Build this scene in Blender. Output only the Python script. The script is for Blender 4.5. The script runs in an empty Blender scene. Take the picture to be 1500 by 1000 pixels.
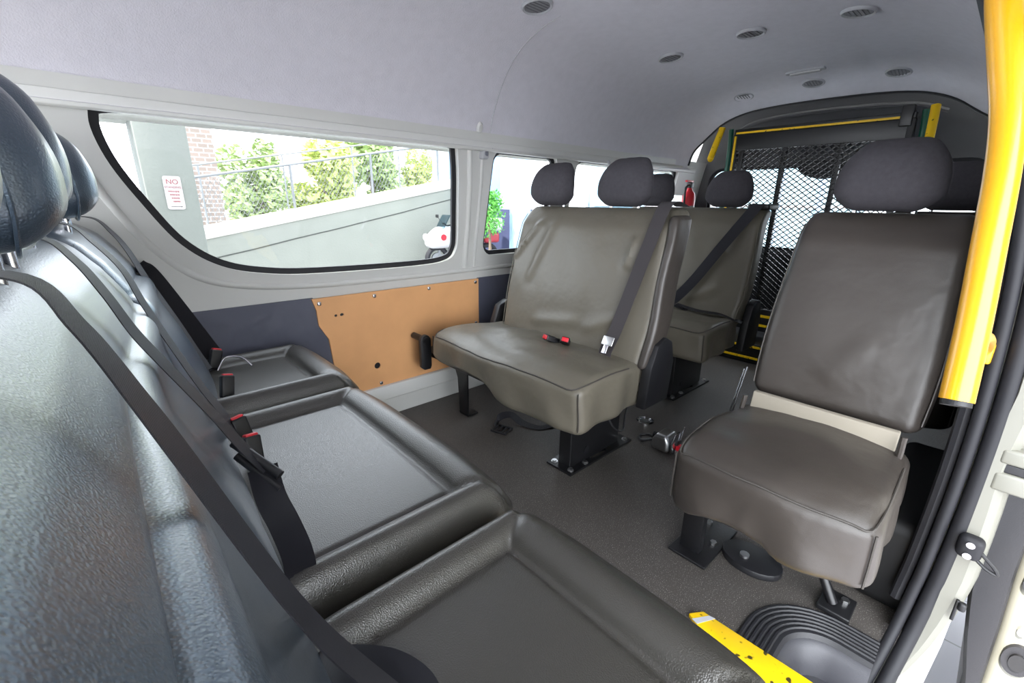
import bpy, bmesh, math, random
from mathutils import Vector, Matrix
from mathutils import noise
from mathutils.geometry import delaunay_2d_cdt
random.seed(7)
SC = bpy.context.scene
COL = SC.collection
PI = math.pi

# ------------------------------------------------------------------ materials
def mat(name, rgb, rough=.5, metal=0., spec=.5, bump=None, var=None, coat=0., trans=0., emit=None, speck=None):
    """rgb is sRGB 0-255; bump = list of (kind, scale, distance); var = (scale, amount) of albedo mottling"""
    m = bpy.data.materials.new(name); m.use_nodes = True
    nt = m.node_tree; b = nt.nodes['Principled BSDF']
    lin = [((c/255)/12.92 if c/255 <= .04045 else ((c/255+.055)/1.055)**2.4) for c in rgb]
    b.inputs['Base Color'].default_value = (*lin, 1)
    b.inputs['Roughness'].default_value = rough
    b.inputs['Metallic'].default_value = metal
    b.inputs['Specular IOR Level'].default_value = spec
    if coat: b.inputs['Coat Weight'].default_value = coat; b.inputs['Coat Roughness'].default_value = .12 if rough < .35 else .3
    if trans: b.inputs['Transmission Weight'].default_value = trans
    if emit: b.inputs['Emission Color'].default_value = (*emit, 1); b.inputs['Emission Strength'].default_value = 1
    tc = nt.nodes.new('ShaderNodeTexCoord')
    col = None
    if var:
        n = nt.nodes.new('ShaderNodeTexNoise'); n.inputs['Scale'].default_value = var[0]; n.inputs['Detail'].default_value = 5
        nt.links.new(tc.outputs['Object'], n.inputs['Vector'])
        r = nt.nodes.new('ShaderNodeMapRange'); r.inputs[1].default_value = .3; r.inputs[2].default_value = .7
        r.inputs[3].default_value = 1-var[1]; r.inputs[4].default_value = 1+var[1]
        nt.links.new(n.outputs['Fac'], r.inputs[0])
        mx = nt.nodes.new('ShaderNodeMix'); mx.data_type = 'RGBA'; mx.blend_type = 'MULTIPLY'; mx.inputs['Factor'].default_value = 1
        mx.inputs['A'].default_value = (*lin, 1); nt.links.new(r.outputs[0], mx.inputs['B'])
        col = mx.outputs['Result']
    if speck:
        n = nt.nodes.new('ShaderNodeTexNoise'); n.inputs['Scale'].default_value = speck[0]; n.inputs['Detail'].default_value = 1
        nt.links.new(tc.outputs['Object'], n.inputs['Vector'])
        r = nt.nodes.new('ShaderNodeMapRange'); r.inputs[1].default_value = speck[1]; r.inputs[2].default_value = speck[1]+.06
        nt.links.new(n.outputs['Fac'], r.inputs[0])
        mx = nt.nodes.new('ShaderNodeMix'); mx.data_type = 'RGBA'
        nt.links.new(r.outputs[0], mx.inputs['Factor'])
        if col: nt.links.new(col, mx.inputs['A'])
        else: mx.inputs['A'].default_value = (*lin, 1)
        s = [((c/255+.055)/1.055)**2.4 for c in speck[2]]
        mx.inputs['B'].default_value = (*s, 1); col = mx.outputs['Result']
    if col: nt.links.new(col, b.inputs['Base Color'])
    prev = None
    for kind, sc, dist in (bump or []):
        if kind == 'vor':
            t = nt.nodes.new('ShaderNodeTexVoronoi'); t.feature = 'SMOOTH_F1'; out = 'Distance'
        elif kind == 'wave':
            t = nt.nodes.new('ShaderNodeTexWave'); out = 'Fac'; t.inputs['Distortion'].default_value = 1.5
        else:
            t = nt.nodes.new('ShaderNodeTexNoise'); t.inputs['Detail'].default_value = 3; out = 'Fac'
        t.inputs['Scale'].default_value = sc
        nt.links.new(tc.outputs['Object'], t.inputs['Vector'])
        bp = nt.nodes.new('ShaderNodeBump'); bp.inputs['Distance'].default_value = dist; bp.inputs['Strength'].default_value = 1
        nt.links.new(t.outputs[out], bp.inputs['Height'])
        if prev: nt.links.new(prev.outputs[0], bp.inputs['Normal'])
        prev = bp
    if prev: nt.links.new(prev.outputs[0], b.inputs['Normal'])
    return m

def glass_mat(name, tint):
    m = bpy.data.materials.new(name); m.use_nodes = True
    nt = m.node_tree; nt.nodes.clear()
    o = nt.nodes.new('ShaderNodeOutputMaterial'); mx = nt.nodes.new('ShaderNodeMixShader')
    t = nt.nodes.new('ShaderNodeBsdfTransparent'); t.inputs[0].default_value = (*tint, 1)
    g = nt.nodes.new('ShaderNodeBsdfGlossy'); g.inputs['Roughness'].default_value = .02
    f = nt.nodes.new('ShaderNodeFresnel'); f.inputs[0].default_value = 1.35
    ge = nt.nodes.new('ShaderNodeNewGeometry'); iv = nt.nodes.new('ShaderNodeMath'); iv.operation = 'SUBTRACT'; iv.inputs[0].default_value = 1
    ml = nt.nodes.new('ShaderNodeMath'); ml.operation = 'MULTIPLY'
    nt.links.new(ge.outputs['Backfacing'], iv.inputs[1]); nt.links.new(iv.outputs[0], ml.inputs[0]); nt.links.new(f.outputs[0], ml.inputs[1])
    nt.links.new(ml.outputs[0], mx.inputs[0]); nt.links.new(t.outputs[0], mx.inputs[1]); nt.links.new(g.outputs[0], mx.inputs[2])
    nt.links.new(mx.outputs[0], o.inputs[0])
    return m

def brick_mat(name):
    m = mat(name, (190,165,140), .9)
    nt = m.node_tree; b = nt.nodes['Principled BSDF']
    tc = nt.nodes.new('ShaderNodeTexCoord'); mp = nt.nodes.new('ShaderNodeMapping'); mp.inputs['Rotation'].default_value = (PI/2,0,0)
    br = nt.nodes.new('ShaderNodeTexBrick'); br.inputs['Scale'].default_value = 2.2
    br.inputs['Color1'].default_value = (.25,.19,.16,1); br.inputs['Color2'].default_value = (.21,.165,.14,1); br.inputs['Mortar'].default_value = (.36,.35,.33,1)
    br.inputs['Mortar Size'].default_value = .03
    nt.links.new(tc.outputs['Object'], mp.inputs[0]); nt.links.new(mp.outputs[0], br.inputs[0]); nt.links.new(br.outputs['Color'], b.inputs['Base Color'])
    return m

def tile_mat(name):
    m = mat(name, (150,150,158), .5)
    nt = m.node_tree; b = nt.nodes['Principled BSDF']
    tc = nt.nodes.new('ShaderNodeTexCoord')
    br = nt.nodes.new('ShaderNodeTexBrick'); br.offset = 0; br.inputs['Scale'].default_value = 1; br.inputs['Brick Width'].default_value = .3; br.inputs['Row Height'].default_value = .3
    br.inputs['Color1'].default_value = (.22,.22,.25,1); br.inputs['Color2'].default_value = (.24,.24,.27,1); br.inputs['Mortar'].default_value = (.12,.12,.13,1)
    br.inputs['Mortar Size'].default_value = .004
    nt.links.new(tc.outputs['Object'], br.inputs[0]); nt.links.new(br.outputs['Color'], b.inputs['Base Color'])
    return m

M = {}
M['leather'] = mat('charcoal_leather', (54,52,48), .33, spec=.75, bump=[('vor',620,.0005)])
M['leather_back'] = mat('charcoal_leather_coarse_sky_tint', (56,67,80), .36, spec=1.0, bump=[('vor',480,.0007)], coat=.8)  # blue in the base colour stands in for reflected sky
M['leather_back'].node_tree.nodes['Principled BSDF'].inputs['Specular Tint'].default_value = (.72,.88,1,1)  # blue tint paints the sky sheen into the highlights
M['vinyl'] = mat('grey_vinyl_cover', (98,93,82), .42, spec=.45, bump=[('noise',9,.006),('noise',700,.0002)], var=(6,.07))
M['vinyl_brown'] = mat('brown_grey_vinyl_cover', (60,55,51), .36, spec=.45, bump=[('noise',9,.005),('noise',700,.0002)], var=(6,.07))
M['seam'] = mat('dark_seam_thread', (60,56,52), .7)
M['fabric'] = mat('dark_grey_headrest_fabric', (68,66,70), .9, spec=.2, bump=[('noise',900,.0005)], var=(90,.08))
M['web'] = mat('black_seat_belt_webbing', (36,36,42), .42, spec=.4, bump=[('wave',600,.0003)])
M['webgrey'] = mat('grey_seat_belt_webbing', (60,56,58), .6, spec=.4, bump=[('wave',600,.0003)])
M['blacksteel'] = mat('black_painted_steel', (20,20,22), .38, spec=.5, bump=[('noise',120,.0003)])
M['blackplastic'] = mat('black_plastic', (24,24,27), .45)
M['steel'] = mat('bare_steel', (190,190,190), .3, metal=1.)
M['chrome'] = mat('chromed_steel', (220,220,225), .15, metal=1.)
M['redplastic'] = mat('red_plastic', (205,30,45), .35)
M['white_paint'] = mat('white_van_paint', (200,200,196), .35, spec=.5, var=(5,.02))
M['liner'] = mat('pale_grey_felt_headliner', (208,206,212), .95, spec=.1, bump=[('noise',260,.0010)], var=(30,.03))
M['liner_dark'] = mat('grey_tailgate_lining', (88,88,92), .9, spec=.15, bump=[('noise',260,.001)])
M['lining'] = mat('charcoal_vinyl_wall_lining', (78,80,94), .55, bump=[('noise',5,.02),('noise',500,.0003)])
M['board'] = mat('varnished_plywood', (222,166,114), .5, spec=.35, var=(7,.06), bump=[('noise',40,.0006)])
M['floor'] = mat('grey_speckled_vinyl_floor', (70,66,63), .5, spec=.4, var=(3,.1), speck=(420,.64,(150,146,140)), bump=[('noise',700,.0004)])
M['yellow'] = mat('yellow_gloss_paint', (214,156,2), .28, spec=.5, coat=.4)
M['yellow_worn'] = mat('worn_yellow_paint', (240,195,10), .45, var=(9,.04), speck=(60,.66,(60,52,20)))
M['green'] = mat('dark_green_plastic', (10,80,62), .4)
M['rubber'] = mat('black_rubber', (30,30,34), .6, spec=.35)
M['rubberdark'] = mat('black_moulded_plastic', (12,12,13), .6, spec=.3)
M['step'] = mat('grey_step_plastic', (58,58,63), .45, bump=[('noise',500,.0004)])
M['trimblack'] = mat('black_trim_plastic', (28,28,32), .5, bump=[('noise',500,.0004)])
M['jamb'] = mat('white_van_paint_dimmed', (120,119,110), .3, spec=.5)  # white body paint, darkened to offset the strong light at the door
M['glass'] = glass_mat('window_glass', (.72,.735,.745))
M['glass_blue'] = glass_mat('tinted_window_glass', (.45,.56,.62))
M['cream'] = mat('cream_foam_board', (138,131,118), .8, var=(8,.04))
M['plaster'] = mat('outside_concrete', (130,132,124), .9, var=(1.2,.07), bump=[('noise',30,.004)])
M['plaster_dark'] = mat('cracked_joint', (70,72,68), .9)
M['capstone'] = mat('pale_kerb_concrete', (185,181,172), .9, var=(3,.06))
M['asphalt'] = mat('grey_asphalt', (150,152,156), .95, var=(2,.1))
M['galv'] = mat('galvanised_steel', (118,120,122), .6)
M['sign'] = mat('white_sign_face', (150,144,142), .5)
M['signred'] = mat('sign_red_print', (110,28,36), .5)
M['leaf1'] = mat('yellow_green_leaves', (182,192,118), .6, var=(2,.3))
M['leaf2'] = mat('mid_green_leaves', (150,168,112), .6, var=(2,.3))
M['leaf3'] = mat('bright_lime_leaves', (84,150,60), .6, var=(2,.3))
M['bark'] = mat('tree_bark', (100,85,70), .9)
M['brick'] = brick_mat('pale_brown_brick')
M['tile'] = tile_mat('grey_ground_tiles')
M['bikered'] = mat('red_bike_paint', (150,30,45), .3)
M['bikewhite'] = mat('white_bike_paint', (170,168,168), .3)
M['navy'] = mat('dark_navy_fabric', (50,55,85), .7)
M['blue'] = mat('pale_blue_paint', (150,178,205), .6)
M['louvre'] = mat('grey_vent_plastic', (104,104,107), .5)
M['ring'] = mat('pale_grey_vent_plastic', (168,169,172), .5)
M['lamp'] = mat('clear_ribbed_lamp_lens', (205,205,205), .25, spec=.6)
M['paleglass'] = mat('pale_cyan_facade', (175,210,220), .3)

# ------------------------------------------------------------------ mesh helpers
def link(name, bm, m, parent=None, smooth=True, loc=(0,0,0), angle=40):
    me = bpy.data.meshes.new(name); bmesh.ops.recalc_face_normals(bm, faces=bm.faces[:])
    bm.to_mesh(me); bm.free()
    if smooth:
        for p in me.polygons: p.use_smooth = True
        try: me.set_sharp_from_angle(angle=math.radians(angle))
        except Exception: pass
    o = bpy.data.objects.new(name, me); COL.objects.link(o); o.location = loc
    mats = m if isinstance(m, list) else [m]
    for x in mats: me.materials.append(x)
    if parent is not None: o.parent = parent
    return o

def thing(name, label, cat, loc=(0,0,0), group=None, rotz=0):
    o = bpy.data.objects.new(name, None); COL.objects.link(o); o.location = loc; o.rotation_euler = (0,0,rotz)
    o.empty_display_size = .05
    o['label'] = label; o['category'] = cat
    if group: o['group'] = group
    return o
def tag(o, label, cat, group=None, kind=None):
    o['label'] = label; o['category'] = cat
    if group: o['group'] = group
    if kind: o['kind'] = kind
    return o
def struct(o, label=None, cat=None):
    o['kind'] = 'structure'
    if label: o['label'] = label
    if cat: o['category'] = cat
    return o
def copy_tree(o, parent=None):
    c = o.copy(); COL.objects.link(c)
    if parent is not None: c.parent = parent
    for ch in list(o.children): copy_tree(ch, c)
    return c

def rbox_into(bm, lo, hi, r, n=(10,10,10), k=4, fn=None):
    """rounded box with a fine grid; fn deforms each point"""
    c = [(a+b)/2 for a,b in zip(lo,hi)]; h = [(b-a)/2 for a,b in zip(lo,hi)]
    r = min(r, *[x*.98 for x in h])
    def ticks(hh, nn):
        t = [-hh + r*i/k for i in range(k)]
        inn = [-hh+r + (2*(hh-r))*i/nn for i in range(nn+1)]
        return t + inn + [-x for x in reversed(t)]
    T = [ticks(h[i], n[i]) for i in range(3)]
    vs = {}
    def V(i,j,l):
        key = (i,j,l)
        if key in vs: return vs[key]
        p = Vector((T[0][i],T[1][j],T[2][l]))
        q = Vector([max(-(h[a]-r), min(h[a]-r, p[a])) for a in range(3)])
        d = p-q
        if d.length > 1e-9:
            # map square to round
            e = Vector([math.tan(max(-1,min(1,x/r))*PI/4) if abs(x)<r-1e-9 else math.copysign(1,x) for x in d])
            d = e.normalized()*r
        p = q+d+Vector(c)
        if fn: p = Vector(fn(p))
        vs[key] = bm.verts.new(p); return vs[key]
    N = [len(t)-1 for t in T]
    for (a,b,ax) in ((0,1,2),(0,2,1),(1,2,0)):
        for e in (0,N[ax]):
            for i in range(N[a]):
                for j in range(N[b]):
                    q = []
                    for (u,v) in ((i,j),(i+1,j),(i+1,j+1),(i,j+1)):
                        idx = [0,0,0]; idx[a]=u; idx[b]=v; idx[ax]=e; q.append(V(*idx))
                    try: bm.faces.new(q)
                    except ValueError: pass
    return bm
def rbox(lo, hi, r=.005, n=(1,1,1), k=2, fn=None):
    return rbox_into(bmesh.new(), lo, hi, r, n, k, fn)

def smoothpath(pts, per=8, closed=False):
    P = [Vector(p) for p in pts]; out = []; n = len(P)
    rng = range(n) if closed else range(n-1)
    for i in rng:
        p1, p2 = P[i], P[(i+1)%n]
        p0 = P[i-1] if (closed or i>0) else p1*2-p2
        p3 = P[(i+2)%n] if (closed or i+2<n) else p2*2-p1
        for s in range(per):
            t = s/per
            out.append(.5*((2*p1)+(p2-p0)*t+(2*p0-5*p1+4*p2-p3)*t*t+(3*p1-p0-3*p2+p3)*t**3))
    if not closed: out.append(P[-1])
    return out
def tube_into(bm, path, r, seg=10, closed=False, cap=True):
    path = [Vector(p) for p in path]; n = len(path); rings = []
    up = None
    for i,p in enumerate(path):
        a = path[i-1] if (i>0 or closed) else p; b = path[(i+1)%n] if (i<n-1 or closed) else p
        t = (b-a).normalized()
        if up is None:
            up = t.orthogonal().normalized()
        else:
            up = (up - t*up.dot(t)); up = up.normalized() if up.length>1e-6 else t.orthogonal().normalized()
        s = t.cross(up); rr = r[i] if isinstance(r,(list,tuple)) else r
        rings.append([bm.verts.new(p+(up*math.cos(2*PI*j/seg)+s*math.sin(2*PI*j/seg))*rr) for j in range(seg)])
    for i in range(n if closed else n-1):
        A, B = rings[i], rings[(i+1)%n]
        off = 0
        if closed and i == n-1:
            off = min(range(seg), key=lambda o: (A[0].co-B[o].co).length)
        for j in range(seg):
            bm.faces.new((A[j],A[(j+1)%seg],B[(j+1+off)%seg],B[(j+off)%seg]))
    if cap and not closed:
        bm.faces.new(rings[0][::-1]); bm.faces.new(rings[-1])
    return bm
def tube(path, r, seg=10, closed=False): return tube_into(bmesh.new(), path, r, seg, closed)
def cyl_into(bm, a, b, r, seg=20): return tube_into(bm, [a,b], r, seg)

def ribbon(pts, wd, w=.046, th=.0014, per=8):
    """flat webbing: centre points and width directions"""
    P = smoothpath(pts, per); W = smoothpath(wd, per)
    bm = bmesh.new(); rows = []
    for i,(p,d) in enumerate(zip(P,W)):
        t = (P[min(i+1,len(P)-1)]-P[max(i-1,0)]).normalized()
        d = (d - t*d.dot(t)).normalized(); nn = t.cross(d)
        rows.append([bm.verts.new(p+d*sx*w/2+nn*sy*th/2) for sx,sy in ((-1,-1),(1,-1),(1,1),(-1,1))])
    for a,b in zip(rows,rows[1:]):
        for j in range(4): bm.faces.new((a[j],a[(j+1)%4],b[(j+1)%4],b[j]))
    bm.faces.new(rows[0][::-1]); bm.faces.new(rows[-1])
    return bm

def inside(p, poly):
    x,y = p; c = False; n = len(poly)
    for i in range(n):
        (x1,y1),(x2,y2) = poly[i],poly[i-1]
        if (y1>y) != (y2>y) and x < (x2-x1)*(y-y1)/(y2-y1)+x1: c = not c
    return c
def sheet(outer, holes=(), step=None, mp=None, th=Vector((0,.04,0))):
    """2-D outline with holes -> curved slab. mp maps (u,v) to 3-D, th is the thickness vector (or function)"""
    def dens(poly, s):
        out = []
        for i in range(len(poly)):
            a,b = Vector(poly[i]),Vector(poly[(i+1)%len(poly)]); k = max(1,int((b-a).length/s))
            out += [tuple(a.lerp(b,t/k)) for t in range(k)]
        return out
    st = step or 1e9
    outer = dens(outer, st)
    vs = [Vector(p) for p in outer]; ed = [(i,(i+1)%len(outer)) for i in range(len(outer))]
    for h in holes:
        k = len(vs); vs += [Vector(p) for p in h]; ed += [(k+i,k+(i+1)%len(h)) for i in range(len(h))]
    if step:
        xs = [p[0] for p in outer]; ys = [p[1] for p in outer]
        x = min(xs)+step
        while x < max(xs):
            y = min(ys)+step
            while y < max(ys):
                if inside((x,y),outer) and not any(inside((x,y),h) for h in holes):
                    if min((Vector((x,y))-v).length for v in vs[:len(outer)+sum(len(h) for h in holes)]) > step*.35: vs.append(Vector((x,y)))
                y += step
            x += step
    V,E,F,_,_,_ = delaunay_2d_cdt(vs, ed, [], 0, 1e-6)
    bm = bmesh.new()
    a = [bm.verts.new(mp(v.x,v.y)) for v in V]
    b = [bm.verts.new(x.co + (th(v.x,v.y) if callable(th) else th)) for x,v in zip(a,V)]
    cnt = {}
    for f in F:
        c = sum((V[i] for i in f), Vector((0,0)))/len(f)
        if not inside(c,outer) or any(inside(c,h) for h in holes): continue
        bm.faces.new([a[i] for i in f]); bm.faces.new([b[i] for i in reversed(f)])
        for i in range(len(f)):
            k = (f[i],f[(i+1)%len(f)]); 
            if (k[1],k[0]) in cnt: del cnt[(k[1],k[0])]
            else: cnt[k] = 1
    for i,j in cnt: bm.faces.new((a[j],a[i],b[i],b[j]))
    for v in [v for v in bm.verts if not v.link_faces]: bm.verts.remove(v)
    return bm
def prism(poly, axis, d0, d1, bev=0):
    """outline in the plane across axis, extruded from d0 to d1"""
    def P(u,v,d): return {'x':(d,u,v),'y':(u,d,v),'z':(u,v,d)}[axis]
    bm = bmesh.new()
    A = [bm.verts.new(P(u,v,d0)) for u,v in poly]; B = [bm.verts.new(P(u,v,d1)) for u,v in poly]
    n = len(poly)
    bm.faces.new(A[::-1]); bm.faces.new(B)
    for i in range(n): bm.faces.new((A[i],A[(i+1)%n],B[(i+1)%n],B[i]))
    if bev: bmesh.ops.bevel(bm, geom=bm.edges[:], offset=bev, segments=2, affect='EDGES', profile=.5)
    return bm
def ellipse(cx,cy,rx,ry,n=32): return [(cx+rx*math.cos(2*PI*i/n),cy+ry*math.sin(2*PI*i/n)) for i in range(n)]
def lerp_tab(tab, z):
    if z <= tab[0][0]: return tab[0][1]
    for (a,va),(b,vb) in zip(tab,tab[1:]):
        if z <= b:
            t = (z-a)/(b-a)
            return va+(vb-va)*t
    return tab[-1][1]
def text(body, size, m, parent, loc, rot, name='lettering', align='CENTER'):
    cu = bpy.data.curves.new(name,'FONT'); cu.body = body; cu.size = size; cu.align_x = align; cu.align_y = 'CENTER'; cu.extrude = .0005
    o = bpy.data.objects.new(name, cu); COL.objects.link(o); cu.materials.append(m); o.location = loc; o.rotation_euler = rot
    dg = bpy.context.evaluated_depsgraph_get(); me = bpy.data.meshes.new_from_object(o.evaluated_get(dg))
    bpy.data.objects.remove(o)
    o = bpy.data.objects.new(name, me); COL.objects.link(o); o.location = loc; o.rotation_euler = rot
    if not me.materials: me.materials.append(m)
    if parent: o.parent = parent
    return o
def smooth01(x): x = max(0,min(1,x)); return x*x*(3-2*x)

# ------------------------------------------------------------------ the van's shell (x to the rear, y across, z up; floor at z = 0)
CY = .865
YL = [(-.7,1.70),(0,1.73),(.60,1.73),(.72,1.718),(.90,1.685),(1.05,1.652),(1.16,1.625),(1.24,1.60)]
def yl(z): return lerp_tab(YL, z)
def yr(z): return -.04 + (1.73-yl(z))*.9
GROUND = -.65
XF, XR = -1.7, 3.45
def closed2(pts, per=6): return [(p.x,p.y) for p in smoothpath([(a,b,0) for a,b in pts], per, True)]
W1 = closed2([(.045,1.115),(.085,1.150),(.30,1.155),(.75,1.156),(1.12,1.155),(1.185,1.10),(1.222,.80),(1.218,.705),(1.165,.662),(1.00,.650),(.60,.656),(.42,.672),(.29,.708),(.19,.785),(.115,.905),(.06,1.02)])
def rrect2(x0,x1,z0,z1,r=.06,n=5,sk=0):
    out = []
    for cx,cz,a0 in ((x1-r,z1-r,0),(x0+r,z1-r,90),(x0+r,z0+r,180),(x1-r,z0+r,270)):
        for i in range(n+1):
            a = math.radians(a0+90*i/n); px,pz = cx+r*math.cos(a), cz+r*math.sin(a)
            out.append((px - sk*(pz-z0)/(z1-z0), pz))
    return out
W2 = rrect2(1.375,1.80,.67,1.148,.06)
W3 = rrect2(1.95,3.02,.67,1.148,.06)
def wall(name, yf, sgn, holes, outer):
    return link(name, sheet(outer, holes, .11, lambda x,z: (x, yf(z), z), Vector((0,sgn*.055,0))), M['white_paint'], angle=50)
wl = struct(wall('wall_left', yl, 1, [W1,W2,W3, rrect2(-1.2,-.25,.62,1.12,.08)], [(XF,-.5),(XR,-.5),(XR,1.2),(XF,1.2)]))
# door side: the opening of the sliding door runs from x = -.2 to 1.21
DOOR = [(-.2,-.36),(1.205,-.36),(1.205,-.28),(1.205,-.16),(1.205,0),(1.205,.5),(1.20,.95),(1.18,1.06),(1.11,1.145),(-.2,1.145)]
wr = struct(wall('wall_right', yr, -1, [DOOR, rrect2(1.34,1.80,.67,1.12,.06), rrect2(1.95,3.02,.67,1.12,.06), rrect2(-1.3,-.45,.62,1.12,.08)], [(XF,-.5),(XR,-.5),(XR,1.2),(XF,1.2)]))
def inset(poly, d):
    n = len(poly); out = []
    cx = sum(p[0] for p in poly)/n; cz = sum(p[1] for p in poly)/n
    area = sum(poly[i][0]*poly[(i+1)%n][1]-poly[(i+1)%n][0]*poly[i][1] for i in range(n))
    s = 1 if area > 0 else -1
    for i in range(n):
        a,b = Vector(poly[i-1]),Vector(poly[(i+1)%n]); t = (b-a).normalized(); nn = Vector((-t.y,t.x))*s
        out.append((poly[i][0]+nn.x*d, poly[i][1]+nn.y*d))
    return out
wn = 0
def window(poly, yf, sgn, gl, lower=None):
    global wn
    wn += 1
    g = link('window_%d'%wn, sheet(inset(poly,-.004), (), .2, lambda x,z: (x, yf(z)+sgn*.034, z), Vector((0,sgn*.004,0))), gl)
    struct(g)
    link('rubber_seal', sheet(inset(poly,-.003), [inset(poly,.021)], None, lambda x,z: (x, yf(z)+sgn*.020, z), Vector((0,sgn*.012,0))), M['rubber'], g)
    return g
window(W1, yl, 1, M['glass']); window(W2, yl, 1, M['glass']); window(W3, yl, 1, M['glass'])
window(rrect2(1.34,1.80,.67,1.12,.06), yr, -1, M['glass_blue']); window(rrect2(1.95,3.02,.67,1.12,.06), yr, -1, M['glass_blue'])
# pressed ribs of the body round the big window
def rib(name, pts, r): return link(name, tube([(x, yl(z)+.004, z) for x,z in pts], r, 10), M['white_paint'])
struct(rib('trim_1', [(p.x,p.y) for p in smoothpath([(.0,1.02,0),(.05,.90,0),(.12,.78,0),(.22,.68,0),(.36,.635,0),(.6,.612,0),(1.0,.606,0),(1.4,.608,0),(2.2,.61,0),(3.1,.61,0)],8)], .012))
struct(rib('trim_2', [(1.27,.62),(1.275,.8),(1.262,1.0),(1.24,1.13)], .014))
struct(rib('trim_3', [(1.325,.62),(1.33,.8),(1.325,1.0),(1.31,1.13)], .010))
struct(link('trim_4', prism([(1.608,1.165),(1.66,1.165),(1.66,1.140),(1.622,1.126),(1.610,1.130)], 'x', -.3, 3.2, .003), M['white_paint']))
# floor with the step well at the door
WELL = [(.885,-.12),(.885,.145),(.93,.145)] + [(.945+.09*math.cos(a), .055+.09*math.sin(a)) for a in [PI/2, PI/2.6, PI/3.6, PI/6, PI/12, 0]] + [(1.035,-.12)]
struct(link('floor', sheet([(XF,-.06),(-.2,-.06),(-.2,.0),(.80,.0),(.885,.0)]+WELL[1:-1]+[(1.035,.0),(1.185,.0),(1.185,-.06),(XR,-.06),(XR,1.79),(XF,1.79)], (), .25, lambda x,y: (x,y,0), Vector((0,0,-.05))), M['floor']))
# step tread + riser moulding
st = thing('door_step', 'grey ribbed plastic step well inside the sliding door', 'step', (.99,.05,-.085))
def L(p, o): return tuple(a-b for a,b in zip(p,o))
O = (.99,.05,-.085)
bm = sheet([(.885,-.12),(.885,.145),(1.035,.145),(1.035,-.12)], (), None, lambda x,y: (x-O[0],y-O[1],.01), Vector((0,0,-.02)))
link('tread', bm, M['step'], st)
def lipsec(path, offs):
    bm = bmesh.new(); rows = []
    for (x,y),(nx,ny) in path:
        rows.append([bm.verts.new((x+nx*d-O[0], y+ny*d-O[1], z-O[2])) for d,z in offs])
    for a,b in zip(rows,rows[1:]):
        for j in range(len(offs)-1): bm.faces.new((a[j],a[j+1],b[j+1],b[j]))
    return bm
lp = [((.885,.145),(0,1)),((.93,.145),(0,1))] + [((.945+.09*math.cos(a), .055+.09*math.sin(a)),(math.cos(a),math.sin(a))) for a in [PI/2-PI/2*i/10 for i in range(1,11)]] + [((1.035,.03),(1,0)),((1.035,-.004),(1,0))]
offs = [(.075,.0),(.074,.004)]
for i in range(6): offs += [(.070-.011*i,.007),(.0655-.011*i,.0075),(.063-.011*i,.0045),(.061-.011*i,.0045)]
offs += [(.0,.004),(-.006,-.006)]
link('ribbed_lip', lipsec(lp, offs), M['trimblack'], st, angle=25)
link('riser', lipsec(lp, [(-.006,-.006),(-.012,-.008),(-.022,-.018),(-.034,-.05),(-.038,-.075)]), M['step'], st)

# headliner
SEC = [(1.606,1.140),(1.634,1.156),(1.628,1.19),(1.605,1.265),(1.565,1.345),(1.50,1.43),(1.41,1.495),(1.28,1.535),(1.10,1.552),(.865,1.556)]
SEC = SEC + [(2*CY-y-.055*smooth01((1.52-z)/.3),z) for y,z in reversed(SEC[:-1])]
secs = [(p.x,p.y) for p in smoothpath([(a,b,0) for a,b in SEC], 4)] + [(.05,1.143),(.02,1.147),(-.03,1.15)]
bm = bmesh.new(); rows = []
for x,drop,nar in [(XF,0,0)]+[(-1+i*.25,0,0) for i in range(15)]+[(2.62,.0,0),(2.72,.002,.0),(2.80,.008,.004),(2.88,.02,.01),(2.95,.036,.02),(3.01,.058,.035),(3.05,.085,.05)]:
    rows.append([bm.verts.new((x, CY+(y-CY)*(1-nar), z-(drop*smooth01((z-1.2)/.25)))) for y,z in secs])
for a,b in zip(rows,rows[1:]):
    for j in range(len(secs)-1): bm.faces.new((a[j],a[j+1],b[j+1],b[j]))
g = bmesh.ops.extrude_face_region(bm, geom=bm.faces[:])
for v in [e for e in g['geom'] if isinstance(e,bmesh.types.BMVert)]:
    d = Vector((0,v.co.y-CY,(v.co.z-.9)*1.1)); v.co += d.normalized()*.05
ceil = struct(link('ceiling', bm, M['liner']))
# join between the front and rear headliner
jp = []
for y,z in secs[:len(secs)//2-8]: jp.append((1.345, y-.0006, z-.0006))
struct(link('trim_5', tube(jp, .0016, 6), M['ring']))
# outer roof skin keeps the sky out
bm = bmesh.new(); rows = []
for x in (XF-.05, XR+.05):
    rows.append([bm.verts.new((x, CY+(y-CY)*1.13, z+.07 if z>1.3 else z-.02)) for y,z in secs])
for j in range(len(secs)-1): bm.faces.new((rows[0][j],rows[0][j+1],rows[1][j+1],rows[1][j]))
bmesh.ops.solidify(bm, geom=bm.faces[:], thickness=-.012)
struct(link('roof', bm, M['white_paint']))
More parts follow.
